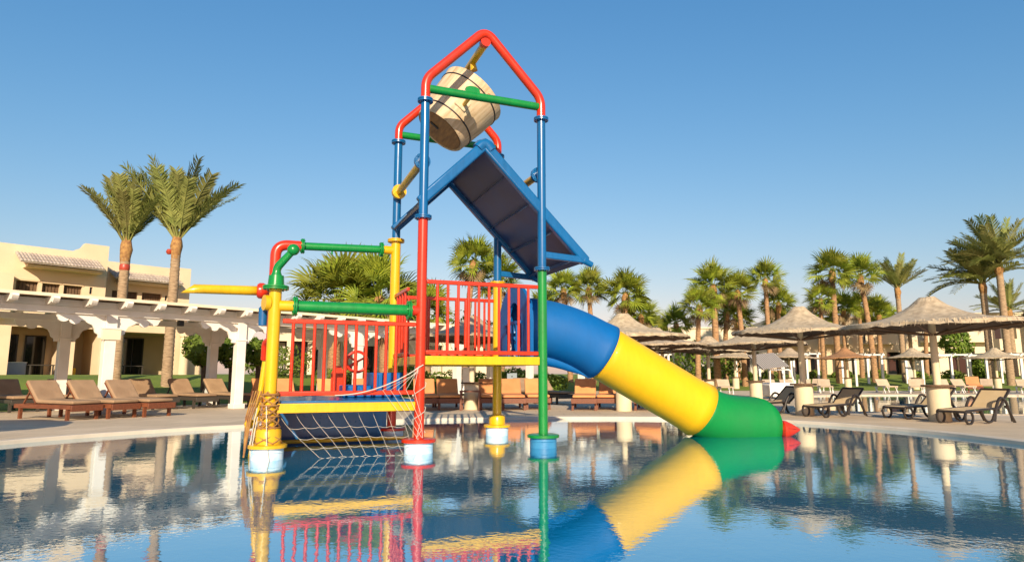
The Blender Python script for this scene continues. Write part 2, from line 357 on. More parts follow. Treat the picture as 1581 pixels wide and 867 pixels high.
# gable arches on top
def arch(y, zf, name):
    pts = bend([(0, y, zf), (0, y, 5.08), (CX / 2, y, 5.98), (CX, y, 5.06), (CX, y, zf - .02)], .17, 8)
    return MB().tube(pts, .066, 18).build(name, RED, tower)
arch(0, 4.80, 'gable_arch'); arch(BY, 4.84, 'gable_arch')
rp = MB().tube([(CX / 2, .05, 5.78), (CX / 2, BY - .05, 5.78)], .058, 16).build('ridge_pipe', YEL, tower)
MB().tube([(CX / 2, .62, 5.76), (CX / 2 + .02, .62, 5.64)], [.045, .060], 14).build('nozzle', YEL, rp)
MB().tube([(CX / 2, -.02, 5.80), (CX / 2, .07, 5.80)], .075, 16).build('pipe_end_cap', RED, rp)
for y in (0, BY):
    cb = MB().tube([(.05, y, 4.94), (CX - .05, y, 4.93)], .058, 16).build('crossbar', GRN, tower)
    mb = MB(); mb.prism([(.56, 4.95), (.58, 5.05), (.64, 5.075), (.72, 5.075), (.78, 5.05), (.80, 4.95)], y - .03, y + .03); mb.build('bearing_bracket', GRN, cb, .008)
# side crossbars between front and back posts
for x in (0, CX):
    cb = MB().tube([(x, .10, 3.92), (x, BY - .09, 3.92)], .058, 16).build('side_pipe', YEL, tower)
    flange(MB(), (x, .12, 3.92), (0, 1, 0), .115).build('flange', BLU, cb)
    MB().tube([(x, BY - .19, 3.92), (x, BY - .10, 3.92)], .115, 20).build('end_disc', YEL, cb)
    MB().tube([(x, .03, 3.92), (x, .11, 3.92)], .064, 16).build('pipe_socket', BLU, cb)
# the blue gable splash roof
ridge = (CX / 2, 4.24)
for side, xe in ((1, 2.47), (-1, -.05)):
    ln = abs(xe - ridge[0]); ze = ridge[1] - ln * 1.0
    if side > 0: pn_x, pn_z = .7071, .7071
    else: pn_x, pn_z = -.7071, .7071
    pr = MB()
    a0, a1 = (ridge[0], ridge[1]), (xe, ze)
    def off(p, t): return (p[0] + pn_x * t, p[1] + pn_z * t)
    pr.prism([off(a0, -.012), off(a1, -.012), off(a1, .012), off(a0, .012)], .04, BY - .04)
    pnl = pr.build('splash_roof_panel', mat('roof_sheet', (.010, .055, .18), .4, (.035, .035, .075), .9, .05, 8), tower)
    for y in (0.02, BY - .02):
        MB().prism([off(a0, -.075), off(a1, -.075), off(a1, .07), off(a0, .07)], y - .06, y + .06).build('edge_rail', BLU, pnl, .025)
    if side > 0:
        d = Vector((a1[0] - a0[0], 0, a1[1] - a0[1]))
        for k in (1, 2, 3, 4):
            t = k / 4.25; c = (a0[0] + d.x * t, a0[1] + d.z * t)
            MB().prism([(c[0] - .012, c[1] - .012), (c[0] + .012, c[1] + .012), off((c[0] + .012, c[1] + .012), -.11), off((c[0] - .012, c[1] - .012), -.11)], .07, BY - .07).build('rib', mat('rib_glint', (.20, .30, .46), .3), pnl)  # paler rib colour stands in for the glint along the rib edges
for y in (0.02, BY - .02):
    MB().tube([(ridge[0] - .10, y, 4.165), (ridge[0] - .05, y, 4.225), (ridge[0], y, 4.25), (ridge[0] + .05, y, 4.225), (ridge[0] + .10, y, 4.165)], .088, 16).build('ridge_elbow', BLU, tower)
MB().tube([(ridge[0], .02, 4.24), (ridge[0], BY - .02, 4.24)], .05, 14).build('ridge_bar', BLU, tower)
for y in (0.0, BY):
    a = MB().bar((CX + .02, y, 2.70), (2.50, y, 2.66), .075, .095).build('roof_arm', BLU, tower, .012)
    MB().tube([(2.42, y, 2.66), (2.56, y, 2.60)], [.05, .042], 12).build('arm_end', BLU, a)
# platforms
def beam(p, q, parent): return MB().bar(p, q, .07, .115).build('platform_beam', YEL, parent, .008)
up = MB().span((.06, .04, 1.165), (CX - .06, BY - .04, 1.215)).build('upper_deck', BLU, tower, .01)
for p, q in (((.06, 0, 1.18), (CX - .06, 0, 1.18)), ((.06, BY, 1.18), (CX - .06, BY, 1.18)), ((0, .08, 1.18), (0, BY - .08, 1.18)), ((CX, .08, 1.18), (CX, BY - .08, 1.18))): beam(p, q, up)
lo = MB().span((AX + .08, .05, .625), (-.06, BY - .05, .675)).build('lower_deck', BLU, tower, .01)
for p, q in (((AX + .08, 0, .59), (-.06, 0, .59)), ((AX + .08, BY, .59), (-.06, BY, .59)), ((AX, .10, .59), (AX, BY - .08, .59))): beam(p, q, lo)
MB().span((AX + .08, BY - .12, -.3), (-.10, BY - .06, .53)).build('back_panel', BLU, lo)
MB().span((AX + .06, .35, -.3), (AX + .10, BY - .12, .53)).build('end_panel', BLU, lo)
MB().tube([(AX + .02, BY - .40, .05), (.12, BY - .40, .05)], .028, 12).build('water_pipe', YEL, lo)
# railings
def railing(p, q, z0, z1, n, name='railing', r=.020, thick=None):
    p, q = Vector(p), Vector(q); d = (q - p)
    def at(t, z): v = p + d * t; return (v.x, v.y, z)
    t_ = MB().bar(at(0, z1), at(1, z1), .045, .055).build(name, RED, tower, .01)
    MB().bar(at(0, z0), at(1, z0), .045, .055).build('bottom_rail', RED, t_, .01)
    for i in range(n):
        t = (i + 1) / (n + 1)
        rr = r if not thick or i not in thick else r * 1.7
        MB().tube([at(t, z0), at(t, z1)], rr, 10).build('baluster', RED, t_)
    return t_
railing((.07, 0, 0), (CX - .07, 0, 0), 1.285, 2.225, 10)
railing((.07, BY, 0), (CX - .07, BY, 0), 1.285, 2.225, 9, thick=(2, 5, 6))
railing((0, .85, 0), (0, BY - .08, 0), 1.285, 2.225, 4)
railing((AX + .10, 0, 0), (-.07, 0, 0), .765, 1.645, 12)
railing((AX, 1.2, 0), (AX, BY - .08, 0), .765, 1.645, 3)
# steps between the decks
for k, (x0, x1, zt, y0, y1) in enumerate(((-.86, -.47, .84, .95, 1.80), (-.46, -.03, 1.02, .95, 1.80))):
    s_ = MB().span((x0, y0, .676), (x1, y1, zt)).build('step', PLB, tower, .02)
    mb = MB(); nr = int((x1 - x0) / .09)
    for i in range(nr):
        xx = x0 + (i + .5) * (x1 - x0) / nr; mb.box((xx, y0 - .012, (.70 + zt) / 2), (.05, .03, zt - .74))
    mb.build('step_ribs', PLB, s_, .012)
# captain's wheel with its panel
pw = MB().prism([(-.98, .70), (-.80, .70), (-.80, 1.0), (-.84, 1.12), (-.94, 1.12), (-.98, 1.0)], 1.50, 1.53).build('play_panel', RED, tower)
mb = MB(); mb.tube(arc((-.62, 1.45, 1.18), .15, 0, 360, 24, (1, 0, 0), (0, 0, 1)), .022, 8, False)
for k in range(3): mb.bar((-.62, 1.45, 1.18), (-.62 + .15 * math.cos(k * 2.094 + .5), 1.45, 1.18 + .15 * math.sin(k * 2.094 + .5)), .03, .03, (0, 1, 0))
mb.build('steering_wheel', RED, pw)
MB().tube([(-.62, 1.46, 1.18), (-.62, 1.52, 1.18), (-.86, 1.52, 1.0)], .022, 8).build('wheel_axle', RED, pw)
# lower module pipes
lb = MB().tube([(AX + .24, 0, 1.83), (-.16, 0, 1.83)], .072, 18).build('lower_pipe', GRN, tower)
flange(MB(), (AX + .235, 0, 1.83), (1, 0, 0), .125).build('flange', GRN, lb); flange(MB(), (-.165, 0, 1.83), (1, 0, 0), .125).build('flange', GRN, lb)
MB().tube([(AX + .05, 0, 1.83), (AX + .215, 0, 1.83)], .068, 16).build('pipe_socket', YEL, lb); MB().tube([(-.145, 0, 1.83), (-.03, 0, 1.83)], .068, 16).build('pipe_socket', RED, lb)
MB().tube([(AX - .13, -.02, 1.86), (AX - .07, 0, 1.86)], .095, 18).build('blank_flange', YEL, postA)
MB().lathe([(0, -.12), (.05, -.11), (.055, .10), (.03, .13), (0, .13)], (AX - .13, .12, 1.70), 12).build('valve_cover', BLU, postA)
el = MB().tube(bend([(AX, BY, 2.30), (AX, BY, 2.95), (AX + .40, BY, 2.95)], .34, 10), .078, 18).build('elbow_pipe', RED, tower)
tb = MB().tube([(AX + .40, BY, 2.95), (-.24, BY, 2.98)], .062, 16).build('top_pipe', GRN, tower)
flange(MB(), (AX + .385, BY, 2.95), (1, 0, 0), .118).build('flange', GRN, tb); flange(MB(), (-.235, BY, 2.98), (1, 0, 0), .118).build('flange', GRN, tb)
MB().tube([(-.215, BY, 2.98), (-.04, BY, 2.98)], .068, 16).build('pipe_socket', YEL, tb)
MB().tube([(-1.0, BY, 2.92), (-1.0, BY, 2.85)], .014, 8).build('drip_nozzle', GRN, tb)
# green water cannon on post A
cn = MB().tube([(AX, 0, 2.06), (AX, 0, 2.20)], [.10, .088], 18).build('cannon_base', GRN, tower)
flange(MB(), (AX, 0, 2.05), (0, 0, 1), .155).build('flange', GRN, cn)
MB().tube(bend([(AX, 0, 2.19), (AX, 0, 2.30), (AX + .17, -.10, 2.50)], .09, 6), [.07] + [.05] * 7 + [.042], 16).build('cannon_barrel', GRN, cn)
MB().lathe([(0, -.075), (.045, -.06), (.07, -.028), (.075, 0), (.07, .028), (.045, .06), (0, .075)], (AX + .18, -.105, 2.52), 20).build('cannon_ball_end', GRN, cn)
# yellow spout
fl = MB().tube([(AX - .235, BY - .27, 2.20), (AX - .23, BY - .27, 2.20), (AX - .20, BY - .265, 2.20), (AX - .16, BY - .25, 2.20), (AX - .12, BY - .24, 2.20), (AX - .09, BY - .23, 2.2)], [.07, .09, .115, .118, .10, .06], 20).build('spout_flange', RED, tower)
MB().tube([(AX - .14, BY - .25, 2.20), (AX - .02, BY - .08, 2.20)], .06, 12).build('spout_socket', RED, fl)
n = 16; vv = []; ff = []
sp0, sp1 = Vector((AX - .18, BY - .25, 2.20)), Vector((AX - 1.12, BY - .45, 2.165)); ax_ = (sp1 - sp0).normalized(); sx = ax_.cross(Vector((0, 0, 1))).normalized(); sz = sx.cross(ax_)
for i in range(6):
    for j in range(n):
        a = 2 * math.pi * j / n; cut = (math.sin(a) * .5 - .5) * .10 if i == 5 else 0
        vv.append(sp0.lerp(sp1, i / 5) + (sx * math.cos(a) + sz * math.sin(a)) * (.061 - .001 * i) + ax_ * (-cut * 1.6 - .08 if i == 5 else 0))
for i in range(5):
    for j in range(n): ff.append((i * n + j, i * n + (j + 1) % n, (i + 1) * n + (j + 1) % n, (i + 1) * n + j))
so = MB().add(vv, ff).build('spout', YEL, fl); sm_ = so.modifiers.new('wall', 'SOLIDIFY'); sm_.thickness = .008
# yellow climbing frame at the entry side
cf = MB().tube(bend([(AX - .02, .30, 1.30), (AX - .07, .30, 1.22), (AX - .20, .30, -.25)], .1), .036, 12).build('climbing_rail', YEL, tower)
MB().tube(bend([(AX - .02, 1.30, 1.30), (AX - .07, 1.30, 1.22), (AX - .20, 1.30, -.25)], .1), .036, 12).build('climbing_rail', YEL, tower)
for k in range(4):
    t = k / 4; MB().tube([(AX - .09 - .10 * t, .30, 1.05 - 1.05 * t), (AX - .09 - .10 * t, 1.30, 1.05 - 1.05 * t)], .022, 8).build('rung', YEL, cf)
MB().lathe([(0, -.06), (.04, -.05), (.06, 0), (.04, .05), (0, .06)], (AX - .22, .22, .40), 12).build('rail_end_ball', YEL, cf)
MB().tube(bend([(AX - .04, .10, 1.42), (AX - .09, .20, 1.38), (AX - .09, .28, 1.18)], .06), .042, 10).build('rail_bracket', RED, cf)
# slide: entrance hood and three shells
se = MB()
out = [(.28, 1.215), (.28, 1.75)] + [(.95 - .67 * math.cos(R(a)), 1.75 + .62 * math.sin(R(a))) for a in range(10, 171, 10)] + [(1.62, 1.75), (1.62, 1.215)]
inn = [(1.28, 1.215), (1.28, 1.62)] + [(.95 + .33 * math.cos(R(a)), 1.62 + .48 * math.sin(R(a))) for a in range(15, 166, 15)] + [(.62, 1.62), (.62, 1.215)]
ol = out + inn
n = len(ol); vv = [(CX - .07, y, z) for y, z in ol] + [(CX - .02, y, z) for y, z in ol]
bmx = bmesh.new(); vs1 = [bmx.verts.new(v) for v in vv[:n]]; f0 = bmx.faces.new(vs1)
ex = bmesh.ops.extrude_face_region(bmx, geom=[f0]); bmesh.ops.translate(bmx, vec=(.05, 0, 0), verts=[g for g in ex['geom'] if isinstance(g, bmesh.types.BMVert)])
bmesh.ops.triangulate(bmx, faces=[f for f in bmx.faces if len(f.verts) > 6]); bmesh.ops.recalc_face_normals(bmx, faces=bmx.faces[:])
mex = bpy.data.meshes.new('slide_entrance'); bmx.to_mesh(mex); bmx.free(); mex.materials.append(PLB)
slide = bpy.data.objects.new('slide_entrance', mex); col.objects.link(slide); slide.parent = tower
MB().bar((CX - .09, .62, 1.78), (CX - .09, 1.28, 1.78), .03, .05).build('entrance_bar', PLB, slide, .008)
for k in range(3): MB().bar((CX - .09, .78 + .17 * k, 1.22), (CX - .09, .78 + .17 * k, 1.76), .025, .03, (0, 1, 0)).build('entrance_bar', PLB, slide)
# path in the plane of the slide, then into tower space
yaw = .24 - .367; sdir = Vector((math.cos(yaw), math.sin(yaw), 0)); so0 = Vector((CX, BY / 2, 0))
def P_(s_, z): return so0 + sdir * s_ + Vector((0, 0, z))
def shell(name, path, rad, m, parent, n=40, endcut=0, startcut=0, flare=True):
    # the path is a list of (s, z); rings stand square to it
    pts = [P_(*p) for p in path]; k = len(pts); vv = []; ff = []; side = sdir.cross(Vector((0, 0, 1))).normalized()
    for i in range(k):
        t = (pts[min(k - 1, i + 1)] - pts[max(0, i - 1)]).normalized(); upv = side.cross(t)
        for j in range(n):
            a = 2 * math.pi * j / n; rr = rad[i]; q = pts[i] + (side * math.cos(a) + upv * math.sin(a)) * rr
            if endcut and i >= k - 3: q -= t * endcut * (1 - abs(math.cos(a))) * (1 if i == k - 1 else .45 if i == k - 2 else .15) if math.sin(a) > 0 else Vector()
            vv.append(q)
    for i in range(k - 1):
        for j in range(n): ff.append((i * n + j, i * n + (j + 1) % n, (i + 1) * n + (j + 1) % n, (i + 1) * n + j))
    o = MB().add(vv, ff).build(name, m, parent, sharp=60)
    s2 = o.modifiers.new('wall', 'SOLIDIFY'); s2.thickness = .012; s2.offset = -1
    return o
def bez(a, b, c, d, k):
    return [tuple((1 - t) ** 3 * a[i] + 3 * (1 - t) ** 2 * t * b[i] + 3 * (1 - t) * t * t * c[i] + t ** 3 * d[i] for i in (0, 1)) for t in [j / k for j in range(k + 1)]]
pb = bez((-.02, 1.74), (.55, 1.74), (.95, 1.60), (1.40, 1.345), 16)
rb = [.432] * 14 + [.434, .446, .458]
shell('slide_shell', pb, rb, PLB, slide)['label'] = 'blue upper bend of the tube slide'
py = [(1.385 + (3.07 - 1.385) * t, 1.353 + (.42 - 1.353) * t) for t in [j / 14 for j in range(15)]]
ry = [.422] * 12 + [.424, .430, .450]
sy = shell('slide_shell', py, ry, PLY, slide); sy['label'] = 'straight yellow middle shell of the tube slide'
pg_ = bez((3.055, .428), (3.40, .235), (3.70, .20), (4.30, .195), 16)
rg = [.412] * 16 + [.428]
sg = shell('slide_shell', pg_, rg, PLG, slide, endcut=.27); sg['label'] = 'green outlet shell of the tube slide'
# moulded seam along the yellow shell, and the blue lip under the bend
t = Vector((py[-1][0] - py[0][0], 0, py[-1][1] - py[0][1])).normalized(); side = sdir.cross(Vector((0, 0, 1))).normalized()
mb = MB(); a = R(33)
tt = (P_(*py[-1]) - P_(*py[0])).normalized(); upv = side.cross(tt)
mb.bar(P_(*py[0]) + (side * math.cos(a) + upv * math.sin(a)) * .423 + tt * .04, P_(*py[-1]) + (side * math.cos(a) + upv * math.sin(a)) * .423 - tt * .12, .014, .012, (side * math.cos(a) + upv * math.sin(a)))
mb.build('moulded_seam', mat('grimy_yellow_seam', (.50, .24, .012), .6), sy)
MB().tube([P_(s_, z) for s_, z in bez((.0, 1.28), (.5, 1.26), (.80, 1.15), (1.16, .95), 10)], [.08, .09, .10, .10, .10, .09, .08, .07, .05, .03, .02], 12).build('underside_rib', PLB, slide)

# bucket on its axle
bk = empty('tipping_bucket', tower.matrix_basis @ Vector((.72, BY / 2, 5.06)), .367, 'pale wooden water bucket tipped over above the blue roof of the tower', 'bucket')
TB = Matrix.Rotation(R(38), 3, 'Y')
def bl(mb, name, m, parent, **k):
    o = mb.build(name, m, parent, **k); o.rotation_euler = (0, R(38), 0); return o
body = bl(MB().lathe([(.395, -.41), (.41, -.43), (.425, -.41), (.50, .05), (.535, .40), (.545, .43), (.525, .44), (.505, .42), (.44, -.10), (.38, -.36)], n=48), 'bucket_body', WOOD, bk)
bl(MB().lathe([(0, -.425), (.20, -.426), (.375, -.425), (.375, -.40), (0, -.40)], n=40), 'bucket_bottom', WOODB, bk)
for z, r in ((-.25, .456), (.30, .529)): bl(MB().lathe([(r, z - .010), (r + .006, z - .008), (r + .006, z + .008), (r, z + .010)], n=48), 'hoop', BLACK, bk)
bl(MB().box((0, -.44, -.02), (.20, .10, .26)), 'pivot_block', WOOD, bk, bevel=.015)
bl(MB().box((0, .44, -.02), (.20, .10, .26)), 'pivot_block', WOOD, bk, bevel=.015)
MB().tube([(-.02, -BY / 2 + .03, -.06), (-.02, -.36, -.06)], .032, 12).build('axle', YEL, bk); MB().tube([(-.02, .36, -.06), (-.02, BY / 2 - .03, -.06)], .032, 12).build('axle', YEL, bk)
bl(MB().lathe([(0, -.03), (.025, -.02), (.03, 0), (.025, .02), (0, .03)], (.20, -.50, .33), 12), 'rope_knob', WOODB, bk)
bl(MB().box((-.12, -.03, -.43), (.16, .05, .02)), 'drain_cap', BLACK, bk)

# rope net over the front of the lower deck, and the lashing round post A
T = tower.matrix_basis.copy(); T = Matrix.Translation((-1.204, 8.563, 0)) @ Matrix.Rotation(.367, 4, 'Z')
net = empty('rope_net', T @ Vector((-.9, -.12, 0)), .367, 'loose pale rope net hung below the lower railing into the water', 'net')
def NP(u, v):
    # u along the front, v from the deck edge down to the water
    x = AX + .12 + u * 1.50; top = .515; bot = .015
    x2 = x + (.42 - .25 * u) * v + .05 * math.sin(v * 2.2 + u * 3) * v
    z = top + (bot - top) * (v ** .8) + .05 * math.sin(math.pi * u * 1.5) * v * (1 - v)
    y = .10 - .26 * v - .05 * math.sin(u * 5 + v * 3) * v
    return Vector((x2 + .9, y + .12, max(z, .010)))
mb = MB(); nu, nvv = 8, 4
for i in range(nu + 1):
    mb.tube([NP(i / nu, k / 16) + Vector((0, .012 * rnd.uniform(-1, 1), 0)) for k in range(17)], .0022, 5)
for j in range(1, nvv + 1):
    mb.tube([NP(k / 30, j / nvv) - Vector((0, 0, .018 * abs(math.sin(math.pi * k * nu / 30)))) for k in range(31)], .0022, 5)
mb.build('net_mesh', ROPE, net)
mb = MB(); pts = [Vector((.95, .02, 1.12)) - Vector((1.1 * t, 0, 1.12 - .74 - .38 * (1 - t) ** 2)) + Vector((0, 0, 0)) for t in [k / 14 for k in range(15)]]
mb.tube([Vector((p.x - .03, .03, p.z)) for p in pts], .007, 6)
for k in range(5): mb.tube([(.86, .03, 1.10 - .02 * k), (.80 - .10 * k, .02, .80), (.90, -.02, .45 - .08 * k), (.83 + .08 * (k % 2), -.05, .2)], .0030, 5)
mb.tube([Vector((.90 + .085 * math.cos(a * .9), .12 + .085 * math.sin(a * .9), .25 + a * .045)) for a in range(0, 20)], .005, 5)
mb.build('support_rope', ROPE, net)
lash = empty('rope_lashing', T @ Vector((AX, 0, .18)), .367, 'tangled brown rope lashed round the yellow post at the tower entry', 'rope')
mb = MB()
for s_ in (1, -1):
    for ph in range(5):
        mb.tube([((.107 + .05 * max(0, 1 - k / 12)) * math.cos(ph * 1.257 + s_ * k * .33), (.107 + .05 * max(0, 1 - k / 12)) * math.sin(ph * 1.257 + s_ * k * .33), .01 + k * .024) for k in range(26)], .009, 5)
for k in range(5): mb.tube(arc((0, 0, .06 + k * .13), .13 if k < 2 else .112, 0, 360, 20, (1, 0, 0), (0, 1, 0)), .010, 5, False)
for k in range(4): mb.tube([(-.10 - .03 * k, -.05 + .06 * k, .62), (-.20 - .02 * k, .02 + .06 * k, .3), (-.26, .08 * k, -.15)], .010, 5)
mb.build('rope_web', ROPEB, lash)
# loose ends of the lashing
mb = MB()
for k in range(7):
    a = rnd.uniform(2.2, 4.6); mb.tube([(.14 * math.cos(a), .14 * math.sin(a), rnd.uniform(.1, .5)), (.20 * math.cos(a + .2), .20 * math.sin(a + .2), .02), (.19 * math.cos(a + .4), .21 * math.sin(a), -.19)], .006, 5)
mb.build('loose_ends', ROPE, lash)
# red float beyond the slide outlet
fx = empty('float_cone', (4.50, 10.78, .075), -.05, 'small red cone float lying on the water beyond the slide outlet', 'float')
mb = MB(); mb.lathe([(.0, -.13), (.11, -.125), (.150, -.09), (.142, -.04), (.10, .05), (.05, .13), (.012, .185), (0, .19)], n=20)
mb.v = [(z, y, -x + .03) for x, y, z in mb.v]; mb.build('cone', RED, fx)
mb = MB(); mb.tube([(-.05, -.146, .06), (.03, -.112, .055), (.10, -.072, .04), (.16, -.025, .035)], .005, 5); mb.build('cone_seam', mat('dark_red', (.12, .01, .008), .6), fx)

# ------------------------------------------------------------------ pergola on the left
PROT = math.atan2(PU.y, PU.x)
perg = empty('pergola', (PP.x, PP.y, .05), PROT, 'long white pergola with scalloped brackets along the left side of the pool', 'pergola')
T0, T1, PD = -9.5, 22.0, 2.7; perg.scale = (1, 1, .955)
fposts = [-7.4, -3.3, 0, 4.0, 8.5, 12.8, 16.6, 20.6]
bposts = [-6.6, -3.55, .45, 4.4, 8.9, 13.2, 17.0, 21]
def perg_post(t, y, front):
    p = MB(); p.box((t, y, 1.235), (.25, .25, 2.47)); o = p.build('post', PWH, perg, .012)
    MB().box((t, y, .07), (.33, .33, .14)).build('post_base', PWH, o, .01)
    MB().box((t, y, 1.98), (.29, .29, .05)).build('post_cap', PWH, o, .01)
    for s_ in (-1, 1): # scalloped bracket
        out = [(0, 2.468), (1.12, 2.468), (1.12, 2.40)]
        for (c, r) in ((.96, .13), (.70, .13)): out += [(c + r * math.cos(R(a)), 2.37 - (.05 if c < .9 else 0) - .10 * math.sin(R(a))) for a in range(0, 181, 30)]
        out += [(.50, 2.32), (.40, 2.26), (.30, 2.22), (.24, 2.12), (.22, 2.03), (.14, 1.98), (.127, 1.90), (0, 1.90)]
        MB().prism([(t + s_ * (.127 + x * .9), z) for x, z in out][::s_], y - .035, y + .035).build('bracket', PWH, o)
for t in fposts: perg_post(t, 0, True)
for t in bposts: perg_post(t, PD, False)
for y in (0, PD): MB().span((T0, y - .10, 2.47), (T1, y + .10, 2.64)).build('beam', PWH, perg, .012)
MB().span((T0, -.13, 2.641), (T1, -.095, 2.80)).build('fascia_board', PWH, perg)
t = T0 + .35; raf = None
while t < T1:
    if raf is None:
        m = MB(); m.prism([(-.80, 2.70), (-.74, 2.65), (-.64, 2.69), (-.54, 2.655), (-.40, 2.642), (PD + .4, 2.642), (PD + .4, 2.82), (-.62, 2.808), (-.82, 2.80), (-.84, 2.75)], -.06, .06)
        m.v = [(y, x, z) for x, y, z in m.v]; raf = m.mesh('rafter', PWH, flat=True)
    inst('rafter', raf, perg, (t, 0, 0)); t += .75
MB().span((T0, -.58, 2.822), (T1, PD + .5, 2.875)).build('roof_boarding', ROOFD, perg)
MB().span((T0, -.62, 2.81), (T1, -.581, 2.885)).build('roof_edge', STUCW, perg)
MB().span((T0, -.05, 2.60), (T1, PD + .05, 2.622)).build('ceiling_boarding', ROOFD, perg) if False else None
# things fixed on the pergola
o = empty('plaque', (PP + PU * -3.3 - PN * .14).to_3d() + Vector((0, 0, 1.95)), PROT, 'cream plaque box fixed to the white pergola post', 'plaque')
MB().box((0, 0, 0), (.42, .05, .26)).build('board', STUCW, o, .01); MB().box((0, -.005, .15), (.46, .07, .03)).build('ledge', PWH, o)
for k, (tt, yy) in enumerate(((-1.55, .25), (-3.9, .2))):
    o = empty('loudspeaker', (PP + PU * tt + PN * yy).to_3d() + Vector((0, 0, 2.38)), PROT, ['black loudspeaker hung under the pergola beam left of the slim white post', 'black loudspeaker hung under the pergola beam near the plaque'][k], 'loudspeaker', 'pergola loudspeakers')
    MB().box((0, 0, 0), (.14, .14, .22)).build('case', BLACK, o, .015); MB().tube([(0, 0, .1), (0, 0, .17)], .02, 8).build('hanger', BLACK, o)

# ------------------------------------------------------------------ villa on the left
OX, OY = -18.1, 28.0
villa = empty('villa', (OX, OY, 0), PROT, 'sand coloured two storey villa with tiled awnings behind the left pergola', 'building')
def wall_with_holes(name, x0, x1, z0, z1, holes, y, thick, m, parent):
    # a wall slab standing at y (front) with rectangular openings, cut into strips that butt end to end
    zs = sorted({z0, z1} | {h[2] for h in holes} | {h[3] for h in holes}); mb = MB()
    for a, b in zip(zs, zs[1:]):
        cuts = sorted((h[0], h[1]) for h in holes if h[2] <= a + 1e-6 and h[3] >= b - 1e-6); x = x0
        for c0, c1 in cuts:
            if c0 > x: mb.span((x, y, a), (c0, y + thick, b))
            x = c1
        if x < x1: mb.span((x, y, a), (x1, y + thick, b))
    return mb.build(name, m, parent)
# front block: ground floor and upper floor walls
h1 = [(-2.85, -1.15, .95, 2.9), (-.62, .30, .95, 2.92)]
h2 = [(-2.86, -2.12, 3.6, 4.75), (-1.98, -1.36, 3.6, 4.72), (-1.22, -.55, 3.6, 4.72), (-.27, -.16, 4.42, 4.72), (-6.6, -5.2, 3.6, 4.8)]
w1 = wall_with_holes('wall', -9, .55, .2, 3.25, h1, 0, .3, STUC, villa)
w2 = wall_with_holes('wall', -9, .34, 3.25, 6.2, h2, 0, .3, STUC, villa)
MB().prism([(-.98, 6.2), (-.90, 6.28), (-.72, 6.36), (-.62, 6.52), (-.58, 6.60), (.34, 6.60), (.34, 6.2)], 0, .35).build('parapet', STUC, villa)
MB().span((-9, .35, 3.25), (.34, 9, 5.95)).build('upper_storey', STUC, villa); MB().span((-9, 2.3, .2), (.55, 9, 3.25)).build('ground_storey', STUC2, villa)
MB().span((.30, .30, .2), (.55, 2.3, 3.25)).build('side_wall', STUC, villa); MB().span((-.9, .3, .2), (-.72, 2.3, 3.25)).build('side_wall', STUC, villa); MB().span((-3.3, .3, .2), (-3.1, 2.3, 3.25)).build('side_wall', STUC, villa)
MB().span((.30, .9, 5.95), (.34, 9, 6.35)).build('parapet', STUC, villa)
# wooden shutters behind the upper openings
for x0, x1, z0, z1 in h2[:3] + h2[4:]:
    s_ = MB().span((x0, .20, z0), (x1, .24, z1)).build('shutter', DWOOD, villa)
    k = max(4, int((x1 - x0) / .11)); mb = MB()
    for i in range(k): mb.box((x0 + (i + .5) * (x1 - x0) / k, .185, (z0 + z1) / 2), ((x1 - x0) / k * .72, .03, z1 - z0 - .06))
    mb.build('shutter_slats', DWOOD, s_)
    MB().span((x0 - .05, -.03, z1 + .001), (x1 + .05, .1, z1 + .07)).build('lintel', STUC2, s_)
MB().span((-.27, .10, 4.42), (-.16, .14, 4.72)).build('vent_window', GLASS, villa)
MB().span((-3.4, -.10, 4.02), (.50, -.005, 4.10)).build('ledge', DWOOD, villa)
MB().span((-4.6, -.55, 3.25), (-3.05, -.002, 4.95)).build('balcony_pier', STUC, villa)
# tiled awnings
def awning(x0, x1, yf, z_top, z_bot, depth, parent, n):
    a = MB().prism([(0, 0), (1, 0), (1, 1), (0, 1)], 0, 1)
    mb = MB(); mb.add([(x0, yf - depth, z_bot - .06), (x1, yf - depth, z_bot - .06), (x1, yf, z_top - .06), (x0, yf, z_top - .06), (x0, yf - depth, z_bot - .012), (x1, yf - depth, z_bot - .012), (x1, yf, z_top - .012), (x0, yf, z_top - .012)], [(0, 3, 2, 1), (4, 5, 6, 7), (0, 1, 5, 4), (1, 2, 6, 5), (2, 3, 7, 6), (3, 0, 4, 7)])
    aw = mb.build('awning', TILE, parent)
    MB().span((x0 + .3, yf - depth * .72, z_bot - .16), (x1 + .02, yf - .003, z_bot - .062)).build('awning_soffit', STUC, aw)
    wd = (x1 - x0) / n; m = MB(); seg = 3
    d = Vector((0, depth, z_top - z_bot)); L_ = d.length; up_ = Vector((0, -(z_top - z_bot), depth)).normalized(); d.normalize()
    for s_ in range(seg):
        ringA, ringB = [], []
        for j in range(6):
            a_ = math.pi * j / 5; r0, r1 = wd * .47, wd * .36
            ringA.append(Vector((math.cos(a_) * r0, 0, 0)) + up_ * (math.sin(a_) * r0 * .9) + d * (L_ * s_ / seg - .03)); ringB.append(Vector((math.cos(a_) * r1, 0, 0)) + up_ * (math.sin(a_) * r1 * .9) + d * (L_ * (s_ + 1) / seg))
        m.add(ringA + ringB, [(j, j + 1, j + 7, j + 6) for j in range(5)] + [(5, 4, 3, 2, 1, 0)])
    me = m.mesh('tile', TILE, sharp=60)
    for i in range(n): inst('tile', me, aw, (x0 + (i + .5) * wd, yf - depth, z_bot - .01))
    return aw
awning(-3.0, -.05, 0, 5.90, 5.42, 1.05, villa, 24)
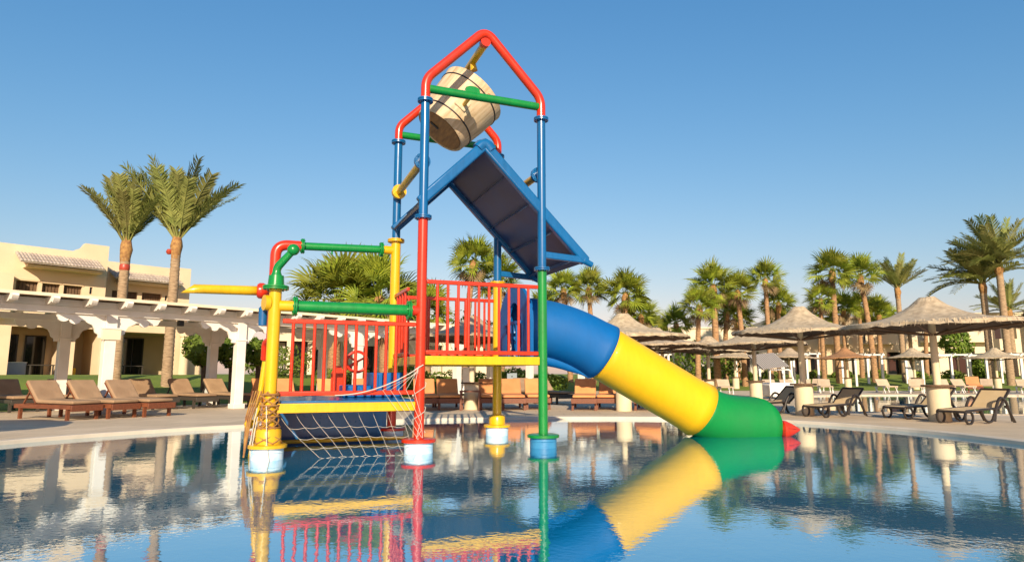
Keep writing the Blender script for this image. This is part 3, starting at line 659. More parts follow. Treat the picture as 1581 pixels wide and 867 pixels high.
# recess interiors on the ground floor
pt = MB().span((-2.9, 2.22, .95), (-1.1, 2.298, 2.9)).build('patio_wall', STUC2, villa)
for x0, x1, z0, z1, cm in ((-2.80, -2.20, 1.40, 2.62, 0), (-1.85, -1.2, .97, 2.6, 1)):
    f = MB().span((x0 - .06, 2.17, z0 - .04), (x1 + .06, 2.215, z1 + .06)).build('window', FRAME, villa); MB().span((x0, 2.14, z0), (x1, 2.165, z1)).build('pane', GLASS, f)
MB().span((-3.2, -.9, .80), (3.6, 2.2, .95)).build('terrace', STUCW, villa)
wl_ = MB().box((-.28, .33 + 1.9, 2.35), (.14, .10, .28)).build('wall_lamp', BLACK, villa, .02)
for q in range(3): MB().box((-.45 + q * .16, 2.24, 1.75 - .08 * (q % 2)), (.07, .06, .16 + .14 * (q == 2))).build('wall_ornament', DWOOD, villa)
# set back right block
h3 = [(2.5, 3.40, 4.35, 4.92), (3.55, 3.66, 4.6, 4.85), (1.2, 2.3, 3.6, 4.9)]
wall_with_holes('wall', .56, 4.72, 3.15, 6.25, h3, 2.0, .3, STUC, villa)
MB().span((.56, 2.3, 3.15), (4.72, 9, 6.05)).build('upper_storey', STUC, villa)
MB().span((3.9, 2.0, 6.25), (4.72, 2.3, 6.33)).build('parapet', STUC, villa)
awning(1.0, 4.0, 2.0, 5.82, 5.40, 1.0, villa, 22)
for x0, x1, z0, z1 in (h3[0], h3[2]):
    s_ = MB().span((x0, 2.20, z0), (x1, 2.24, z1)).build('shutter', DWOOD, villa); mb = MB(); k = max(4, int((x1 - x0) / .11))
    for i in range(k): mb.box((x0 + (i + .5) * (x1 - x0) / k, 2.185, (z0 + z1) / 2), ((x1 - x0) / k * .72, .03, z1 - z0 - .05))
    mb.build('shutter_slats', DWOOD, s_)
MB().span((3.55, 2.10, 4.6), (3.66, 2.14, 4.85)).build('vent_window', GLASS, villa)
MB().span((.56, 1.7, 4.02), (4.9, 1.995, 4.10)).build('ledge', DWOOD, villa)
h4 = [(1.15, 3.2, .95, 2.88)]
wall_with_holes('wall', .56, 5.2, .2, 3.15, h4, .25, .3, STUC, villa)
MB().span((.56, 3.2, .2), (5.2, 9, 3.149)).build('ground_storey', STUC2, villa); MB().span((.56, .55, 2.9), (5.2, 3.2, 3.149)).build('soffit', STUC2, villa)
f = MB().span((1.2, 3.12, .97), (3.15, 3.196, 2.75)).build('sliding_door', FRAME, villa)
for q in range(4): MB().span((1.26 + q * .47, 3.08, 1.02), (1.67 + q * .47, 3.115, 2.69)).build('pane', GLASS, f)
MB().span((2.02, 3.05, 1.1), (2.30, 3.075, 2.5)).build('curtain', CURT, f)
MB().lathe([(.24, .8), (.24, .95), (.21, .98), (.20, 2.7), (.24, 2.75), (.24, 3.15)], (3.75, -.25, 0), 20).build('column', STUC, villa)
# patio furniture
def patio_thing(name, label, cat, tx, ty, z, fn):
    p = Vector((OX, OY)) + PU * tx + PN * ty; o = empty(name, (p.x, p.y, z), PROT, label, cat); fn(o); return o
patio_thing('washing_bin', 'pale blue grey cabinet below the villa patio window', 'cabinet', -2.45, 1.2, .95, lambda o: (MB().box((0, 0, .26), (.85, .5, .50)).build('cabinet_body', mat('grey_blue', (.30, .31, .36), .5), o, .02), MB().box((0, 0, .525), (.88, .53, .03)).build('cabinet_top', PWH, o)))
patio_thing('yellow_box', 'small bright yellow box on the villa patio', 'box', -.95 + .55, 1.0, .95, lambda o: (MB().box((0, 0, .14), (.26, .26, .28)).build('box_body', YEL, o, .01), MB().box((0, 0, .29), (.28, .28, .03)).build('box_lid', YEL, o)))
def patio_table(o):
    MB().box((0, 0, .42), (.9, .5, .04)).build('table_top', FRAME, o)
    for a in (-.4, .4):
        for b in (-.2, .2): MB().bar((a, b, 0), (a, b, .4), .05, .05).build('leg', FRAME, o)
patio_thing('patio_table', 'dark low table on the villa patio in front of its glass door', 'table', -1.55, .9, .95, patio_table)
patio_thing('patio_bench', 'dark low bench before the wide sliding doors of the villa', 'bench', 2.2, 1.7, .95, patio_table)

# ------------------------------------------------------------------ garden villa behind the middle of the pergola
def low_building(name, loc, rz, label, wdt, z0, z1, openings, m, parapet=True, depth=8, group=None):
    b = empty(name, loc, rz, label, 'building', group)
    holes = [o[:4] for o in openings]
    wall_with_holes('wall', 0, wdt, z0, z1, holes, 0, .3, m, b)
    MB().span((0, 1.3, z0), (wdt, depth, z1 - .02)).build('storey', m, b)
    for x in (.0, wdt - .3): MB().span((x, .3, z0), (x + .3, 1.3, z1)).build('side_wall', m, b)
    MB().span((.3, .3, z1 - .2), (wdt - .3, 1.3, z1 - .03)).build('soffit', m, b)
    if parapet: MB().span((-.1, -.1, z1 + .001), (wdt + .1, .32, z1 + .13)).build('cornice', m, b)
    for i, o in enumerate(openings):
        x0, x1, a0, a1 = o[:4]
        kind = o[4] if len(o) > 4 else 'glass'
        f = MB().span((x0 + .01, .62, a0), (x1 - .01, .68, a1)).build('window', FRAME if kind != 'white' else WHT, b)
        k = max(1, round((x1 - x0) / .8)); wd = (x1 - x0) / k
        for q in range(k): MB().span((x0 + q * wd + .07, .585, a0 + .06), (x0 + (q + 1) * wd - .07, .615, a1 - .06)).build('pane', GLASS if (q + i) % 3 else CURT, f)
        if kind == 'balcony':
            MB().span((x0 - .2, -.75, a0 - .28), (x1 + .2, -.003, a0 - .12)).build('balcony_slab', m, b)
            MB().span((x0 - .2, -.75, a0 - .119), (x1 + .2, -.68, a0 + .72)).build('balcony_wall', m, b)
    return b
low_building('garden_villa', (-12.6, 33.5, 0), R(21), 'cream single storey villa with dark doorways behind the red lower railing', 12.5, .6, 3.6,
    [(.45, .95, .95, 2.7), (1.2, 2.0, .95, 2.7), (2.3, 3.7, .95, 2.7, 'white'), (4.3, 5.5, .95, 2.5), (6.1, 7.2, .95, 2.6), (7.9, 9.3, .95, 2.6, 'white'), (10, 11.3, .95, 2.6)], STUCW)
low_building('low_wing', (6.0, 55, 0), R(-4), 'long low pale building far behind the yellow slide', 15.5, .7, 4.75, [(1, 2.6, .95, 2.8), (3.4, 4.6, .95, 2.8), (5.6, 7.4, .95, 2.8), (8.6, 9.8, .95, 2.7), (10.8, 12.3, .95, 2.8), (13.2, 14.5, .95, 2.8), (5.2, 8.4, 3.5, 4.1)], STUCW)
low_building('hotel_wing', (21.8, 55, 0), R(-7), 'sandy two storey hotel wing with balconies behind the far parasols', 11, .7, 5.6, [(.8, 2.4, .95, 2.8), (3.2, 4.2, .95, 2.8, 'white'), (5.2, 6.8, .95, 2.8), (7.8, 8.8, .95, 2.8), (9.3, 10.4, .95, 2.8), (.8, 2.8, 3.7, 5.1, 'balcony'), (4.2, 6.2, 3.7, 5.1, 'balcony'), (7.6, 9.6, 3.7, 5.1, 'balcony')], STUC)
low_building('hotel_wing', (32.9, 53.4, 0), R(-9), 'grey beige hotel wing with a dark recess behind the nearest parasol', 8.4, .7, 5.8, [(.6, 1.9, .95, 2.8), (2.6, 4.6, .95, 3.0), (5.6, 7.4, .95, 2.9), (.8, 2.6, 3.8, 5.2, 'balcony'), (3.4, 5.4, 3.8, 5.2, 'balcony'), (6.2, 7.8, 3.8, 5.2)], STUCW)
low_building('hotel_block', (41.0, 50.5, 0), R(-12), 'plain tan hotel block at the right edge behind the palms', 13, .7, 6.1, [(2.2, 3.0, .95, 2.7), (5.6, 6.8, 3.6, 4.9), (9, 10.4, .95, 2.7)], STUC2)

# ------------------------------------------------------------------ palms
def fan_leaf(seed):
    r_ = random.Random(seed); m = MB(); pl = .78 + r_.uniform(-.1, .1); droop = r_.uniform(.05, .35)
    # stalk along +x, then a folded fan of long narrow blades whose tips hang
    m.add([(0, -.022, 0), (0, .022, 0), (pl, .012, -.02), (pl, -.012, -.02)], [(0, 1, 2, 3)])
    n = 19; Rr = .95
    for i in range(n):
        s0 = (i - (n - 1) / 2) / ((n - 1) / 2); a = R(118 * s0) + r_.uniform(-.04, .04); ln = Rr * (1 - .22 * abs(s0)) * r_.uniform(.86, 1.08)
        dx, dy = math.cos(a), math.sin(a); px, py = -dy, dx; w_ = .036; fold = .42 * abs(dy)
        def q(t, s_, z): return (pl + dx * ln * t + px * w_ * s_, dy * ln * t + py * w_ * s_, z + fold * ln * t)
        dz = droop * r_.uniform(.6, 1.3)
        o = len(m.v); m.v += [q(.0, 0, -.02), q(.45, 1.1, -.03), q(.45, -1.1, -.03), q(.75, .7, -.03 - dz * .2), q(.75, -.7, -.03 - dz * .2), q(1.0, 0, -.03 - dz * .7), q(.45, 0, .0)]
        m.f += [(o, o + 6, o + 1), (o, o + 2, o + 6), (o + 1, o + 6, o + 4, o + 3), (o + 6, o + 2, o + 4), (o + 3, o + 4, o + 5)]
    return m.mesh('fan_frond', FAN, flat=True)
FANS = [fan_leaf(s) for s in range(4)]
DEADS = [];
for s in range(2):
    me = fan_leaf(50 + s).copy(); me.materials.clear(); me.materials.append(DEADF); DEADS.append(me)
def date_leaf(seed, ln, curl):
    r_ = random.Random(seed); m = MB(); k = 16; pts = []
    for i in range(k + 1):
        t = i / k; pts.append(Vector((ln * t * (1 - .12 * curl * t), .05 * math.sin(t * 2.5 + seed), -ln * curl * .42 * t ** 2.3)))
    m.tube(pts, [.035 * (1 - .85 * i / k) for i in range(k + 1)], 4, False)
    n = 46
    for i in range(n):
        t = .16 + .84 * i / n; j = min(k - 1, int(t * k)); f = t * k - j; p = pts[j].lerp(pts[j + 1], f); tn = (pts[j + 1] - pts[j]).normalized()
        L_ = (.34 + .34 * math.sin(math.pi * min(1, t * .92 + .05))) * r_.uniform(.85, 1.1) * ln / 3.2
        for s_ in (-1, 1):
            sd_ = Vector((0, s_, 0)); d = (tn * r_.uniform(.62, .85) + sd_ * r_.uniform(.6, .8) + Vector((0, 0, r_.uniform(.05, .42)))).normalized()
            d2 = (d + Vector((0, 0, -.35))).normalized(); wv = d.cross(Vector((0, 0, 1))).normalized() * .030
            o = len(m.v); m.v += [tuple(p - wv * .5), tuple(p + wv * .5), tuple(p + d * L_ * .55 + wv), tuple(p + d * L_ * .55 - wv), tuple(p + d * L_ * .55 + d2 * L_ * .45)]
            m.f += [(o, o + 1, o + 2, o + 3), (o + 3, o + 2, o + 4)]
    return m.mesh('date_frond', DATE, flat=True)
DATES = [date_leaf(s, 3.2, c) for s, c in ((1, .25), (2, .5), (3, .8), (4, 1.1))]
def trunk(h, r0, r1, lean, m, parent, rings=26, seed=0, wob=.07):
    r_ = random.Random(seed); pts = []; rs = []
    for i in range(rings * 2 + 1):
        t = i / (rings * 2); pts.append((lean[0] * t * t, lean[1] * t * t, -.3 + (h + .3) * t)); rs.append((r0 + (r1 - r0) * t ** .6) * (1 + (wob if i % 2 else -wob * .5) + r_.uniform(-.02, .02)))
    return MB().tube(pts, rs, 12).build('trunk', m, parent, sharp=80)
def fan_palm(x, y, h, s_, label, seed, group, n=36, dead=5, lean=None, tr=.155):
    r_ = random.Random(seed); gz = ground_z(x, y); s_ *= 1.08; p = empty('fan_palm', (x, y, gz), r_.uniform(0, 6.28), label, 'palm', group); h -= gz
    lean = lean or (r_.uniform(-.35, .35), r_.uniform(-.35, .35))
    trunk(h, tr * 1.5 * s_, tr * s_, lean, TRUNK, p, 22, seed)
    cr = MB().lathe([(.15 * s_, -.75 * s_), (.24 * s_, -.45 * s_), (.25 * s_, -.15 * s_), (.18 * s_, .1 * s_), (0, .25 * s_)], n=10, jit=.12).build('crown', BOOT, p); cr.location = (lean[0], lean[1], h)
    for i in range(n):
        t = (i + .5) / n; el = R(86 - 125 * t ** 1.05) + r_.uniform(-.2, .2); az = i * 2.39996 + r_.uniform(-.2, .2)
        inst('frond', FANS[i % 4], cr, (.1 * math.cos(az) * s_, .1 * math.sin(az) * s_, .1 * s_), (r_.uniform(-1.0, 1.0), -el, az), s_ * r_.uniform(.85, 1.12))
    for i in range(dead):
        az = r_.uniform(0, 6.28); inst('dry_frond', DEADS[i % 2], cr, (.12 * math.cos(az), .12 * math.sin(az), -.15 * s_), (r_.uniform(-.3, .3), R(r_.uniform(48, 78)), az), s_ * r_.uniform(.7, .9))
    return p
def date_palm(x, y, h, s_, label, seed, group, n=26, spread=58, lean=(0, 0), tr=.155, red=True, wind=0, curl=3):
    r_ = random.Random(seed); gz = ground_z(x, y); p = empty('date_palm', (x, y, gz), 0, label, 'palm', group); h -= gz
    trunk(h, tr * 1.25, tr, lean, TRUNKP, p, 34, seed, .05)
    cr = MB().lathe([(tr * .95, -.75), (tr * 1.15, -.5), (tr * 1.38, -.22), (tr * 1.2, .0), (tr * .8, .25), (0, .4)], n=14, jit=.13).build('crown', BOOT, p); cr.location = (lean[0], lean[1], h)
    if red: MB().lathe([(tr * 1.02, -.98), (tr * 1.14, -.93), (tr * 1.14, -.80), (tr * 1.02, -.75)], n=16).build('light_band', REDB, cr)
    for i in range(n):
        t = (i + .5) / n; el = R(89 - spread * t ** .8) + r_.uniform(-.07, .07); az = i * 2.39996 + r_.uniform(-.25, .25)
        v = Vector((math.cos(el) * math.cos(az) - wind, math.cos(el) * math.sin(az), math.sin(el))); az2 = math.atan2(v.y, v.x); el2 = math.atan2(v.z, math.hypot(v.x, v.y))
        inst('frond', DATES[min(3, int(t * curl + r_.uniform(0, 1.0)))], cr, (.08 * math.cos(az), .08 * math.sin(az), .05), (r_.uniform(-.5, .5), -el2, az2), s_ * r_.uniform(.86, 1.1))
    return p
date_palm(-14.3, 23.6, 5.75, .76, 'shorter of two date palms rising behind the left pergola', 11, 'date palms by the villa', 27, 33, curl=.7)
dp2 = date_palm(-12.6, 23.9, 5.95, .92, 'taller date palm with red lamp on its trunk rising behind the left pergola', 12, 'date palms by the villa', 28, 38, red=False, curl=.9)
lm = MB().lathe([(0, -.11), (.07, -.09), (.11, 0), (.07, .09), (0, .11)], (-.20, -.12, 4.95), 14).build('lamp', REDB, dp2)
for x, y, h, s_, lab, sd_ in (
    (-8.6, 31.5, 4.4, 1.45, 'broad low fan palm behind the pergola, left of the upper yellow post', 21), (-6.0, 31.0, 4.45, 1.3, 'broad low fan palm cut by the upper yellow post', 22),
    (-2.5, 34.5, 6.9, .88, 'single tall fan palm seen above the red upper railing', 23), (-.6, 36.5, 6.2, .95, 'fan palm half hidden behind the blue back post of the tower', 24), (-4.7, 36.0, 4.3, 1.0, 'low fan palm between the yellow and red posts of the tower', 44),
    (3.75, 42, 6.4, .80, 'fan palm directly above the blue slide bend, left of three', 25), (5.35, 43, 6.6, .85, 'fan palm above the slide, middle of three', 26), (7.2, 42, 6.0, 1.0, 'fuller fan palm above the slide, right of three', 27), (8.6, 42, 4.7, .72, 'small fan palm near the thatched peak behind the slide', 28),
    (11.8, 41.5, 5.2, .82, 'dark fan palm at the left of the dense palm group', 29), (13.35, 42.5, 6.7, 1.05, 'tallest thick fan palm in the dense palm group', 30), (15.3, 43.0, 6.4, .85, 'leaning fan palm at the right of the dense palm group', 31), (17.6, 44.5, 7.4, .82, 'slender fan palm standing alone right of the dense palm group', 32), (18.9, 46, 5.9, .8, 'low fan palm just behind the slender lone one', 33),
    (21.7, 45.5, 6.1, .72, 'short fan palm left of the tall pair', 34), (22.6, 45.2, 8.0, .98, 'tall fan palm left of the pair above the far parasols', 35), (25.4, 45.8, 7.9, .92, 'tall fan palm right of the pair above the far parasols', 36), (24.8, 48.5, 5.8, .8, 'low dark fan palm between the tall pair', 37), (26.5, 49.5, 6.0, .75, 'low fan palm behind the right one of the tall pair', 38), (15.2, 46.5, 5.3, .9, 'fan palm filling the back of the dense palm group', 39),
    (11.0, 50, 4.4, .8, 'small fan palm on the skyline left of the dense group', 40), (9.9, 52, 4.2, .75, 'small fan palm on the skyline right of the slide group', 41), (29.5, 52, 6.1, .7, 'fan palm peeping over the hotel wing', 42), (20.0, 49, 4.9, .75, 'fan palm low behind the second parasol peak', 43), (7.9, 47, 4.3, .8, 'low fan palm filling the gap right of the slide group', 45), (12.2, 48, 4.6, .85, 'low fan palm left behind the dense palm group', 46), (16.6, 48, 5.0, .9, 'low fan palm between the dense group and the lone slender palm', 47), (23.6, 50, 5.3, .85, 'low fan palm behind the trunks of the tall pair', 48), (28.2, 50, 5.4, .8, 'low fan palm behind the stiff date palm', 49), (2.2, 44, 5.2, .9, 'fan palm mostly hidden behind the green post', 56), (31.4, 49.5, 5.2, .75, 'low fan palm left of the two edge date palms', 57)):
    fan_palm(x, y, h, s_, lab, sd_, 'fan palms behind the pool', 40 if s_ > 1.2 else 33)
date_palm(27.6, 46, 7.0, .72, 'date palm with stiff upswept fronds right of the tall fan palm pair', 51, 'date palms on the right', 22, 55, red=False, curl=1)
date_palm(33.0, 45.0, 7.2, 1.0, 'left date palm of the two at the right edge', 52, 'date palms on the right', 36, 72, (0, 0), .20, False, .45)
date_palm(33.2, 43.6, 8.3, 1.05, 'taller date palm at the right edge', 53, 'date palms on the right', 38, 70, (0, 0), .20, False, .25)
date_palm(39.2, 51, 5.9, .8, 'low date palm behind the right edge palms', 54, 'date palms on the right', 22, 80, (0, 0), .22, False, .1)

# ------------------------------------------------------------------ shrubs and hedges
def bush(name, loc, rad, n, label, seed, cat='shrub', leaf=.09, stem=0, group=None):
    r_ = random.Random(seed); o = empty(name, loc, 0, label, cat, group); m = MB()
    for i in range(n):
        v = Vector((r_.gauss(0, 1), r_.gauss(0, 1), r_.gauss(0, 1))).normalized(); k = r_.uniform(.55, 1.0) ** .5 * (1 + .18 * math.sin(v.x * 5 + seed) * math.cos(v.z * 4 + v.y * 3))
        c = Vector((v.x * rad[0] * k, v.y * rad[1] * k, v.z * rad[2] * k + stem + rad[2]))
        a = (v + Vector((r_.uniform(-1, 1), r_.uniform(-1, 1), r_.uniform(-1, 1))) * .8).normalized(); x = a.orthogonal().normalized(); y = a.cross(x); th = r_.uniform(0, 6.28); x, y = x * math.cos(th) + y * math.sin(th), y * math.cos(th) - x * math.sin(th); l = leaf * r_.uniform(.7, 1.3)
        q = len(m.v); m.v += [tuple(c - x * l), tuple(c - y * l * .5), tuple(c + x * l), tuple(c + y * l * .5)]; m.f.append((q, q + 1, q + 2, q + 3))
    m.build('foliage', LEAF, o, flat=True)
    mb = MB()
    for i in range(5):
        a = i * 1.3; mb.tube([(0.03 * math.cos(a), .03 * math.sin(a), -.1), (.06 * math.cos(a), .06 * math.sin(a), stem * .8 + .1), (rad[0] * .5 * math.cos(a), rad[1] * .5 * math.sin(a), stem + rad[2])], [.045, .035, .012], 6)
    mb.build('stem', BARK, o)
    return o
bush('topiary_shrub', (-10.65, 22.6, .5), (.75, .6, .62), 1500, 'round clipped shrub behind the pergola, left of the slim shaded post', 61, stem=.75)
bush('topiary_shrub', (-10.0, 23.3, .5), (.70, .6, .62), 1400, 'round clipped shrub between the shaded post and the white pergola post', 62, stem=.75)
bush('topiary_shrub', (-9.4, 24.2, .6), (.6, .5, .5), 1000, 'small clipped shrub just left of the yellow entry post', 63, stem=.7)
for k, (x, y, rx, rz_, lab) in enumerate(((-10.6, 29.5, 1.6, .75, 'broad green shrub behind the slim pergola post'), (-7.5, 29, 1.4, .45, 'low green shrub under the pergola behind the lower railing'), (-4.6, 29.5, .9, .7, 'leafy shrub behind the red posts of the tower'), (-2.8, 33, 2.4, .5, 'wide green shrub on the lawn below the upper railing'), (1.8, 35, 1.3, .55, 'dark shrub on the lawn between the white posts'), (.2, 36, 1.0, .6, 'bushy shrub behind the yellow back post'))):
    bush('garden_shrub', (x, y, ground_z(x, y) - .1), (rx, .8, rz_), 1100, lab, 70 + k)
for k, (x, y, rx, rz_, st, lab) in enumerate(((-4.0, 42, 5.5, 1.9, .2, 'tall clipped hedge beyond the lawn seen over the pergola roof'), (13.2, 44, 2.4, 1.4, .3, 'green thicket at the foot of the dense palm group'), (33.8, 49.5, 1.1, 1.1, 1.6, 'climbing green bush against the hotel wing'), (35.4, 49.2, .6, .9, 0, 'slim green bush below the climbing bush'), (39.6, 46.5, .5, .7, 2.2, 'small dark bush on the tan hotel block'))):
    bush('hedge', (x, y, ground_z(x, y) - .1), (rx, 1.0, rz_), 2600 if k == 0 else 1300, lab, 80 + k, leaf=.14, stem=st)
for k in range(9):
    x = 14.5 + k * 2.6 + rnd.uniform(-.5, .5); y = 49 + rnd.uniform(-1, 1)
    bush('lawn_shrub', (x, y, ground_z(x, y) - .1), (.8, .6, .35), 350, ORD[k] + ' low round shrub from the left along the foot of the far hotel', 90 + k, leaf=.12, group='low shrubs along the hotel')

# ------------------------------------------------------------------ thatched parasols
def canopy_mesh(Rr, m, seed, top=2.54, eave=1.90, n=72):
    r_ = random.Random(seed); prof = []; rows = 15; mb = MB(); vv = []; ff = []
    for i in range(rows + 1):
        t = i / rows; rad = Rr * t; z = eave + .05 + (top - eave - .05) * ((1 - min(1, max(0, t - .08) / .92)) ** 3.6 * .70 + (1 - t ** 1.3) * .30)
        if t < .08: rad = Rr * (t + .015)
        for j in range(n):
            a = 2 * math.pi * j / n; wv = 1 + .022 * math.sin(9 * a + seed) * t
            stp = .006 * ((i % 3) - 1)
            vv.append((rad * wv * math.cos(a), rad * wv * math.sin(a), z + stp + r_.uniform(-.008, .008) - .018 * t * math.sin(3 * a + seed)))
    k = rows + 1
    # ragged eave and underside
    for j in range(n):
        a = 2 * math.pi * j / n; vv.append(((Rr + r_.uniform(-.02, .05)) * math.cos(a), (Rr + r_.uniform(-.02, .05)) * math.sin(a), eave + .01 - r_.uniform(0, .05) - .018 * math.sin(3 * a + seed)))
    for j in range(n):
        a = 2 * math.pi * j / n; vv.append((Rr * .90 * math.cos(a), Rr * .92 * math.sin(a), eave + .035))
    for j in range(n):
        a = 2 * math.pi * j / n; vv.append((.10 * math.cos(a), .10 * math.sin(a), eave + .24))
    for i in range(k + 2):
        for j in range(n): ff.append((i * n + j, (i + 1) * n + j, (i + 1) * n + (j + 1) % n, i * n + (j + 1) % n))
    ff.append(tuple(range(n)))
    mb.add(vv, ff)
    # loose reed ends along the eave
    for q in range(260):
        a = r_.uniform(0, 6.283); rr = Rr * r_.uniform(.96, 1.0); da = r_.uniform(-.008, .008); L_ = r_.uniform(.05, .13)
        mb.add([(rr * math.cos(a), rr * math.sin(a), eave + .07), (rr * math.cos(a + .012), rr * math.sin(a + .012), eave + .07), ((rr + .07) * math.cos(a + da), (rr + .07) * math.sin(a + da), eave + .05 - L_)], [(0, 1, 2)])
    me = mb.mesh('thatch_canopy', m, sharp=50); me.materials.append(REED_SHADE)
    for q in range((k) * n, (k + 2) * n): me.polygons[q].material_index = 1   # inner reeds, shade under the canopy put into their darker colour
    return me
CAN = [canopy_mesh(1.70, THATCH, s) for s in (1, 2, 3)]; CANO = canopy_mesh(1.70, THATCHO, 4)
pm = MB().tube([(0, 0, 0), (0, 0, 1.0), (0, 0, 2.16)], [.075, .072, .066], 16).mesh('pole', POLE)
tm = MB().lathe([(.205, 0), (.205, .68), (.2, .69)], n=24).mesh('table_drum', POLE)
tt = MB().lathe([(.06, .69), (.29, .69), (.30, .71), (.29, .73), (.06, .732)], n=28).mesh('table_top', DWOOD)
kn = MB(); 
for q in range(8):
    a = q * math.pi / 4; kn.tube([(.06 * math.cos(a), .06 * math.sin(a), 1.75), (1.55 * math.cos(a), 1.55 * math.sin(a), 1.93)], .022, 6)
kn = kn.mesh('rib_frame', DWOOD)
def parasol(x, y, label, s_=1, k=0, me=None, group='thatched parasols', sx=1.0):
    z = .05 if y < 38 else ground_z(x, y); o = empty('thatched_parasol', (x, y, z), rnd.uniform(0, 6.28), label, 'parasol', group)
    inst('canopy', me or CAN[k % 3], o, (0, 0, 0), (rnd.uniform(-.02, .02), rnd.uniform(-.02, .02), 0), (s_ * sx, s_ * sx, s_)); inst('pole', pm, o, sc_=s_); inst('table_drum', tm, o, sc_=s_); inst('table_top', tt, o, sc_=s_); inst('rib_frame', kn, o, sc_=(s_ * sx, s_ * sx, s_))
    return o
parasol(8.72, 13.45, 'large thatched parasol at the far right between the dark loungers', k=0, sx=1.03)
parasol(6.86, 15.45, 'thatched parasol in front of the dense palms with a dark lounger each side', k=1, sx=.90)
parasol(2.92, 17.2, 'thatched parasol whose peak shows just above the yellow slide', k=2)
parasol(-1.10, 17.9, 'thatched parasol behind the red upper railing', k=0)
parasol(8.25, 22.2, 'thatched parasol in shade behind the one in front of the dense palms', k=1)
parasol(8.3, 27.6, 'thatched parasol low behind the lower end of the yellow slide', k=2)
parasol(5.0, 22.5, 'thatched parasol hidden partly by the middle of the slide', k=0)
parasol(6.0, 26.0, 'thatched parasol behind the slide, farthest back of those there', k=1)
parasol(-9.7, 7.6, 'unseen thatched parasol added outside the left edge to shade the deck', k=1)  # out of view, added to cast shade on the left deck
parasol(20.6, 40.2, 'small far parasol with orange thatch', me=CANO)
parasol(17.2, 40.5, 'small far parasol left of the orange one', k=1)
parasol(24.8, 40.3, 'small far parasol just left of the near parasol pole', k=2)
parasol(30.0, 40.5, 'small far parasol at the right before the tan block', k=0)
parasol(14.0, 41.0, 'small far parasol behind the second nearest parasol', k=2)

# ------------------------------------------------------------------ loungers
def smooth_pad(outline, wd, bev, name, m, parent):
    o = MB().prism(outline, -wd / 2, wd / 2).build(name, m, parent, bev); o.modifiers['bevel'].segments = 3; return o
def wood_lounger(cush, frame, cat_label):
    r = empty('sun_lounger', (0, 0, 0)) # foot towards +x, head towards -x
    # seat pad and back pad as one bent cushion
    smooth_pad([(.98, .33), (.98, .40), (.30, .41), (-.20, .41), (-.62, .83), (-.68, .78), (-.25, .335), (.3, .33)], .60, .028, 'cushion', cush, r)
    MB().bar((-.675, 0, .75), (-.27, 0, .33), .58, .03, (0.77, 0, .6)).build('backrest', frame, r)
    for s_ in (-1, 1):
        MB().bar((-.92, s_ * .31, .27), (1.0, s_ * .31, .27), .05, .09).build('side_rail', frame, r, .006)
        MB().bar((.85, s_ * .30, 0), (.85, s_ * .30, .225), .06, .06, (0, 1, 0)).build('leg', frame, r); MB().bar((-.75, s_ * .30, 0), (-.75, s_ * .30, .225), .06, .06, (0, 1, 0)).build('leg', frame, r)
        MB().bar((-.52, s_ * .26, .62), (-.74, s_ * .26, .30), .03, .03, (0, 1, 0)).build('back_strut', frame, r)
    MB().bar((1.0, -.335, .25), (1.0, .335, .25), .045, .13).build('foot_rail', frame, r, .006)
    MB().bar((-.92, -.335, .27), (-.92, .335, .27), .045, .09).build('head_rail', frame, r, .006)
    return r
def resin_lounger():
    r = empty('resin_lounger', (0, 0, 0))
    smooth_pad([(.95, .285), (.95, .305), (.0, .335), (-.25, .335), (-.25, .305), (0, .305)], .56, .006, 'seat_sling', SLING, r)
    smooth_pad([(-.25, .325), (-.70, .71), (-.72, .695), (-.275, .305)], .56, .006, 'back_sling', SLING, r)
    for s_ in (-1, 1):
        y = s_ * .30
        MB().tube(bend([(.98, y, .24), (.95, y, .29), (-.1, y, .325), (-.26, y, .32), (-.73, y, .73)], .08), .026, 8).build('side_frame', DARKF, r)
        MB().tube(arc((.86, y, .15), .135, 60, 400, 18, (1, 0, 0), (0, 0, 1)), .026, 8, False).build('wheel_loop', DARKF, r)
        MB().tube(bend([(.42, y, .31), (.30, y, .06), (.05, y, .03), (-.10, y, .27)], .12), .028, 8).build('leg_loop', DARKF, r)
        MB().tube(bend([(-.02, y * 1.05, .05), (-.12, y * 1.05, .36), (-.30, y * 1.05, .58), (-.50, y * 1.05, .50), (-.62, y * 1.05, .22), (-.78, y * 1.05, 0)], .16), .030, 8).build('arm_loop', DARKF, r)
        MB().tube(bend([(-.50, y, .36), (-.66, y, .28), (-.72, y, .03)], .1), .028, 8).build('rear_leg', DARKF, r)
    MB().tube([(-.73, -.30, .73), (-.73, .30, .73)], .026, 8).build('head_bar', DARKF, r); MB().tube([(.98, -.30, .27), (.98, .30, .27)], .026, 8).build('foot_bar', DARKF, r)
    MB().tube([(-.26, -.30, .30), (-.26, .30, .30)], .022, 8).build('cross_bar', DARKF, r)
    return r
def far_lounger():
    r = empty('far_lounger', (0, 0, 0))
    smooth_pad([(.95, .30), (.95, .36), (-.2, .36), (-.60, .70), (-.65, .65), (-.25, .30)], .58, .02, 'cushion', CUSHF, r)
    for s_ in (-1, 1):
        for a, b in ((.85, .55), (.45, .8), (-.3, -.65), (-.6, -.3)): MB().bar((a, s_ * .28, 0.0), (b, s_ * .28, .30), .04, .04, (0, 1, 0)).build('leg', WHT, r)
    return r
PROTO = {'tan': wood_lounger(CUSHB, LWOOD, ''), 'orange': wood_lounger(CUSHO, LWOOD, ''), 'dark': wood_lounger(CUSHB, FRAME, ''), 'resin': resin_lounger(), 'far': far_lounger()}
used = set()
